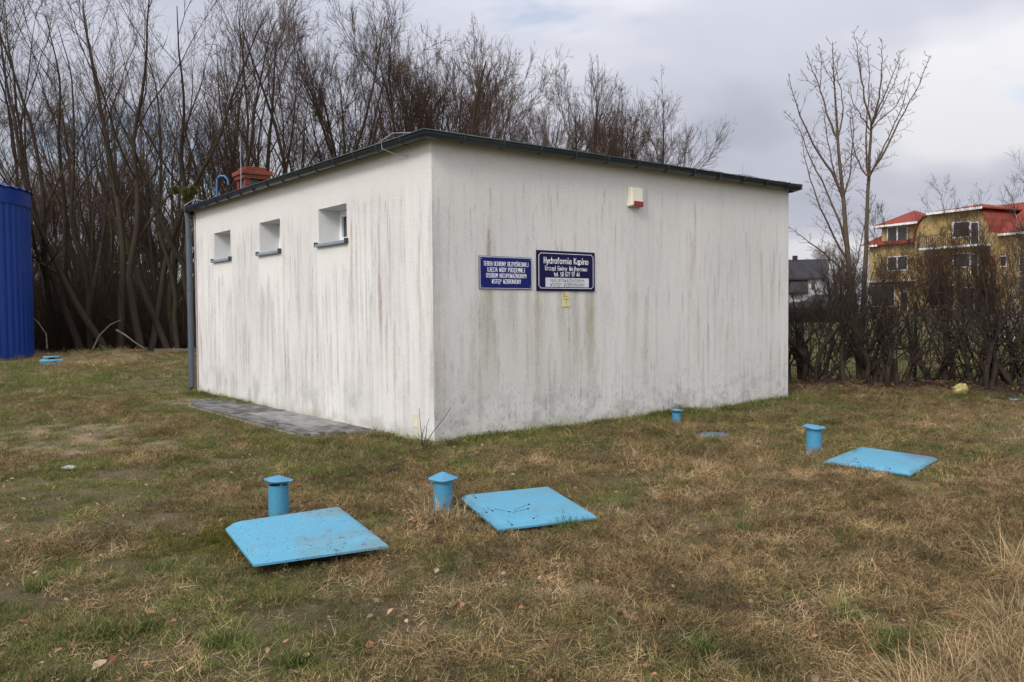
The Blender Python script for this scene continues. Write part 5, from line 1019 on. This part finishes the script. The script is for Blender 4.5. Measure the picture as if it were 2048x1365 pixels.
def hwin(x0, y0, x1, y1, off, mull=1, name='window', fw=.09):
    a, b, c, d = fx(x0, y0, x1, y1, off); w_ = empty(name, ((a+b)/2, off, c)); w_.parent = he; h2 = (b-a)/2; H = d-c
    f = MB(); f.box(-h2, h2, -.06, -.005, 0, fw); f.box(-h2, h2, -.06, -.005, H-fw, H); f.box(-h2, -h2+fw, -.06, -.005, fw, H-fw); f.box(h2-fw, h2, -.06, -.005, fw, H-fw)
    if mull: f.box(-fw*.8, fw*.8, -.07, -.005, fw, H-fw)
    f.build('frame', m_trim, w_); p = MB(); p.box(-h2+fw, h2-fw, -.03, -.004, fw, H-fw); p.build('pane', m_glass, w_)
hwin(1775, 455, 1816, 482, -.03); hwin(1775, 514, 1816, 541, 0); hwin(1906, 445, 1941, 474, -1.2, 0); hwin(1941, 445, 1958, 490, -1.2, 0, 'balcony_door'); hwin(1906, 508, 1941, 535, -1.2, 0); hwin(1941, 508, 1957, 553, -1.2, 0, 'balcony_door')
hwin(1998, 512, 2014, 534, 0, 0); hwin(2038, 515, 2062, 545, 0, 0); hwin(1800, 583, 1817, 623, 0, 0, 'door')
hwin(1742, 572, 1790, 614, 0, 0, 'shop_window'); hwin(1856, 572, 1910, 613, -1.2, 0, 'shop_window'); hwin(1925, 575, 1950, 622, -1.2, 0, 'door')
q = MB(); z0_, z1_ = 0, onf(1760, 614)[1]; q.box(0, onf(1800, 615)[0], -.04, -.002, -.3, z1_-.05); q.box(onf(1820, 615)[0], s_m-.05, -.04, -.002, -.3, z1_-.05); bb = fx(1852, 515, 1900, 530, -1.2); q.box(bb[0], bb[1], -1.24, -1.202, bb[2], bb[3]); bb = fx(1962, 515, 1992, 530, -1.2); q.box(bb[0], bb[1], -1.24, -1.202, bb[2], bb[3]); bb = fx(1830, 515, 1842, 530); q.box(bb[0], bb[1], -.04, -.002, bb[2], bb[3]); q.build('brick_cladding', m_brickc, he)
q = MB(); zb = b0_[1]
for i in range(34): x = b0_[0]+(b1_[0]-b0_[0])*i/33; q.box(x-.02, x+.02, -2.36, -2.32, zb-.05, zb+.95)
q.box(b0_[0], b1_[0], -2.37, -2.31, zb+.951, zb+1.0); q.build('balcony_railing', plain('railing_brown', (.08, .06, .045), .7), he)
# white house
WP = yp(1572, 615, 76); WP.z = 1.2; we = empty('white_house', WP, R_(-18)); we.scale = (.92, .9, .80); tag(we, 'white house with dark gabled roof just right of the building', 'house')
mw = plain('white_render', (.66, .68, .70), .9, .1, 0, .05); mdr = plain('charcoal_roof', (.035, .032, .036), .8, .1, 0, .2, 2)
K = 76/FPX
q = MB(); q.box(-3, 3.4, 0, 7, -.5, 4.05); q.add([(3.4, 0, 4.05), (3.4, 7, 4.05), (3.4, 3.5, 6.0), (-3, 0, 4.05), (-3, 7, 4.05), (-3, 3.5, 6.0)], [(0, 1, 2), (3, 5, 4)]); q.box(-3, 1.6, -2.2, -.002, -.5, 2.4); q.build('wall', mw, we)
q = MB()
for y0_, y1_, z0_, z1_, x0_, x1_ in ((-.55, 3.5, 3.75, 6.05, -3.4, 3.9), (7.55, 3.5, 3.75, 6.05, -3.4, 3.9), (-2.8, .2, 2.1, 3.7, -3.4, 2.0)):
    q.add([(x0_, y0_, z0_), (x1_, y0_, z0_), (x1_, y1_, z1_), (x0_, y1_, z1_), (x0_, y0_, z0_+.2), (x1_, y0_, z0_+.2), (x1_, y1_, z1_+.2), (x0_, y1_, z1_+.2)], [(0, 3, 2, 1), (4, 5, 6, 7), (0, 1, 5, 4), (1, 2, 6, 5), (2, 3, 7, 6), (3, 0, 4, 7)])
rfw = q.build('roof', mdr, we); q = MB(); q.box(.6, 1.1, 3.2, 3.7, 5.6, 6.7); q.build('chimney', mdr, rfw)
for x, z, w_, h_, yy in ((2.5, 2.6, .5, 1.0, 0), (-.6, .2, .9, 1.6, -2.2), (.9, .2, .5, 1.2, -2.2), (2.6, .3, .6, 1.2, 0)):
    q = MB(); q.box(x-w_/2, x+w_/2, yy-.06, yy-.004, z, z+h_); wf = q.build('window', m_trim, we); q = MB(); q.box(x-w_/2+.07, x+w_/2-.07, yy-.08, yy-.061, z+.07, z+h_-.07); q.build('pane', m_glass, wf)
# dark car parked before it
cp = yp(1640, 630, 58); cz = float(gh(cp.x, 58)); ce = empty('parked_car', (cp.x, 58, cz), R_(-6)); tag(ce, 'black estate car parked beyond the fence in front of the white house', 'car')
m_cp = Mat('black_car_paint', .22, .6).col((.012, .012, .014)).m
prof = [(-2.25, .35), (-2.27, .75), (-2.1, .98), (-1.2, 1.04), (-.45, 1.48), (1.35, 1.52), (2.05, 1.05), (2.2, .9), (2.22, .38)]
q = MB(); n = len(prof); W_ = .88; vs = []
for y_, kk in ((-W_, 0), (W_, 0)):
    for x, z in prof: vs.append((x, y_*(.80 if z > 1.2 else 1), z))
q.add(vs, [tuple(range(n)), tuple(range(n, 2*n))[::-1]]+[(i, n+i, n+(i+1) % n, (i+1) % n) for i in range(n)]); q.build('body', m_cp, ce, True, .05)
q = MB(); q.add([(-1.12, -.86, 1.08), (-.5, -.745, 1.42), (1.2, -.745, 1.44), (1.75, -.86, 1.08)], [(0, 3, 2, 1)]); q.add([(-1.2, -.70, 1.075), (-.5, -.60, 1.475), (-.5, .60, 1.475), (-1.2, .70, 1.075)], [(0, 1, 2, 3)]); o = q.build('window', Mat('car_glass', .05, .8).col((.03, .035, .04)).m, ce); o.location = (-.012, -.03, .006)
for sx1, sy1 in ((-1.4, -1), (1.4, -1), (-1.4, 1), (1.4, 1)):
    q = MB(); q.tube([(sx1, sy1*.70, .32), (sx1, sy1*.90, .32)], .32, 20); wh = q.build('wheel', m_blk, ce); q = MB(); q.tube([(sx1, sy1*.88, .32), (sx1, sy1*.915, .32)], .19, 14); q.build('rim', m_wire, wh)
for s_ in (-1, 1): q = MB(); q.box(-2.30, -2.24, s_*.72-.14, s_*.72+.14, .68, .82); q.build('headlight', m_wht, ce)
# low dark hedge row and soil beside the car
r4 = np.random.RandomState(9); n = 2600; pxs = r4.uniform(1560, 1712, n); Yb = r4.uniform(50, 56, n); Xb = (pxs-1024)/FPX*Yb; zb_ = gh(Xb, Yb)-.1
s = walk(np.stack([Xb, Yb, zb_], 1), np.stack([r4.normal(0, .5, n), r4.normal(0, .5, n), np.ones(n)], 1), r4.uniform(.3, .95, n), np.full(n, .02), 4, r4, .2, 0, .5); V, Q_ = tubes([s], 3); o = link('low_hedge', mesh_np('low_hedge', V, Q_), m_stem); tag(o, 'low dark clipped hedge beyond the fence near the black car', 'hedge')
# birch and far trees
BW = Mat('birch_bark', .8, .2); BW.col(BW.mix(BW.ramp(BW.noise(5, 4, .7, BW.coord('World', (1, 1, 3))), [(.52, 0), (.60, 1)]), (.55, .53, .50), (.05, .045, .04)))
bt_, bc_ = willow(41, 8.5, 2, .10, (0, 0), 1.15, .25, .085); bt_.materials.clear(); bt_.materials.append(BW.m)
p = yp(2020, 640, 33); plant_tree('birch_tree', (bt_, bc_), (p.x, 33, float(gh(p.x, 33))), .3, .98, 'white barked birch with fine drooping twigs at the right edge', 'tree', None)
p = yp(2085, 640, 30); plant_tree('birch_tree', (bt_, bc_), (p.x, 30, float(gh(p.x, 30))), 2.1, .95, 'second birch, cut by the right edge of the photo', 'tree', None)
for px_, Y_, h, lb in ((1668, 95, .75, 'far bare tree between the white and the yellow house'), (1700, 100, .68, 'far bare tree touching the left end of the yellow house'), (1590, 105, .62, 'far bare tree above the roof of the white house')):
    p = yp(px_, 620, Y_); plant_tree('bare_tree', W6, (p.x, Y_, 1.3), px_, h, lb, 'tree', 'far bare trees among the houses')
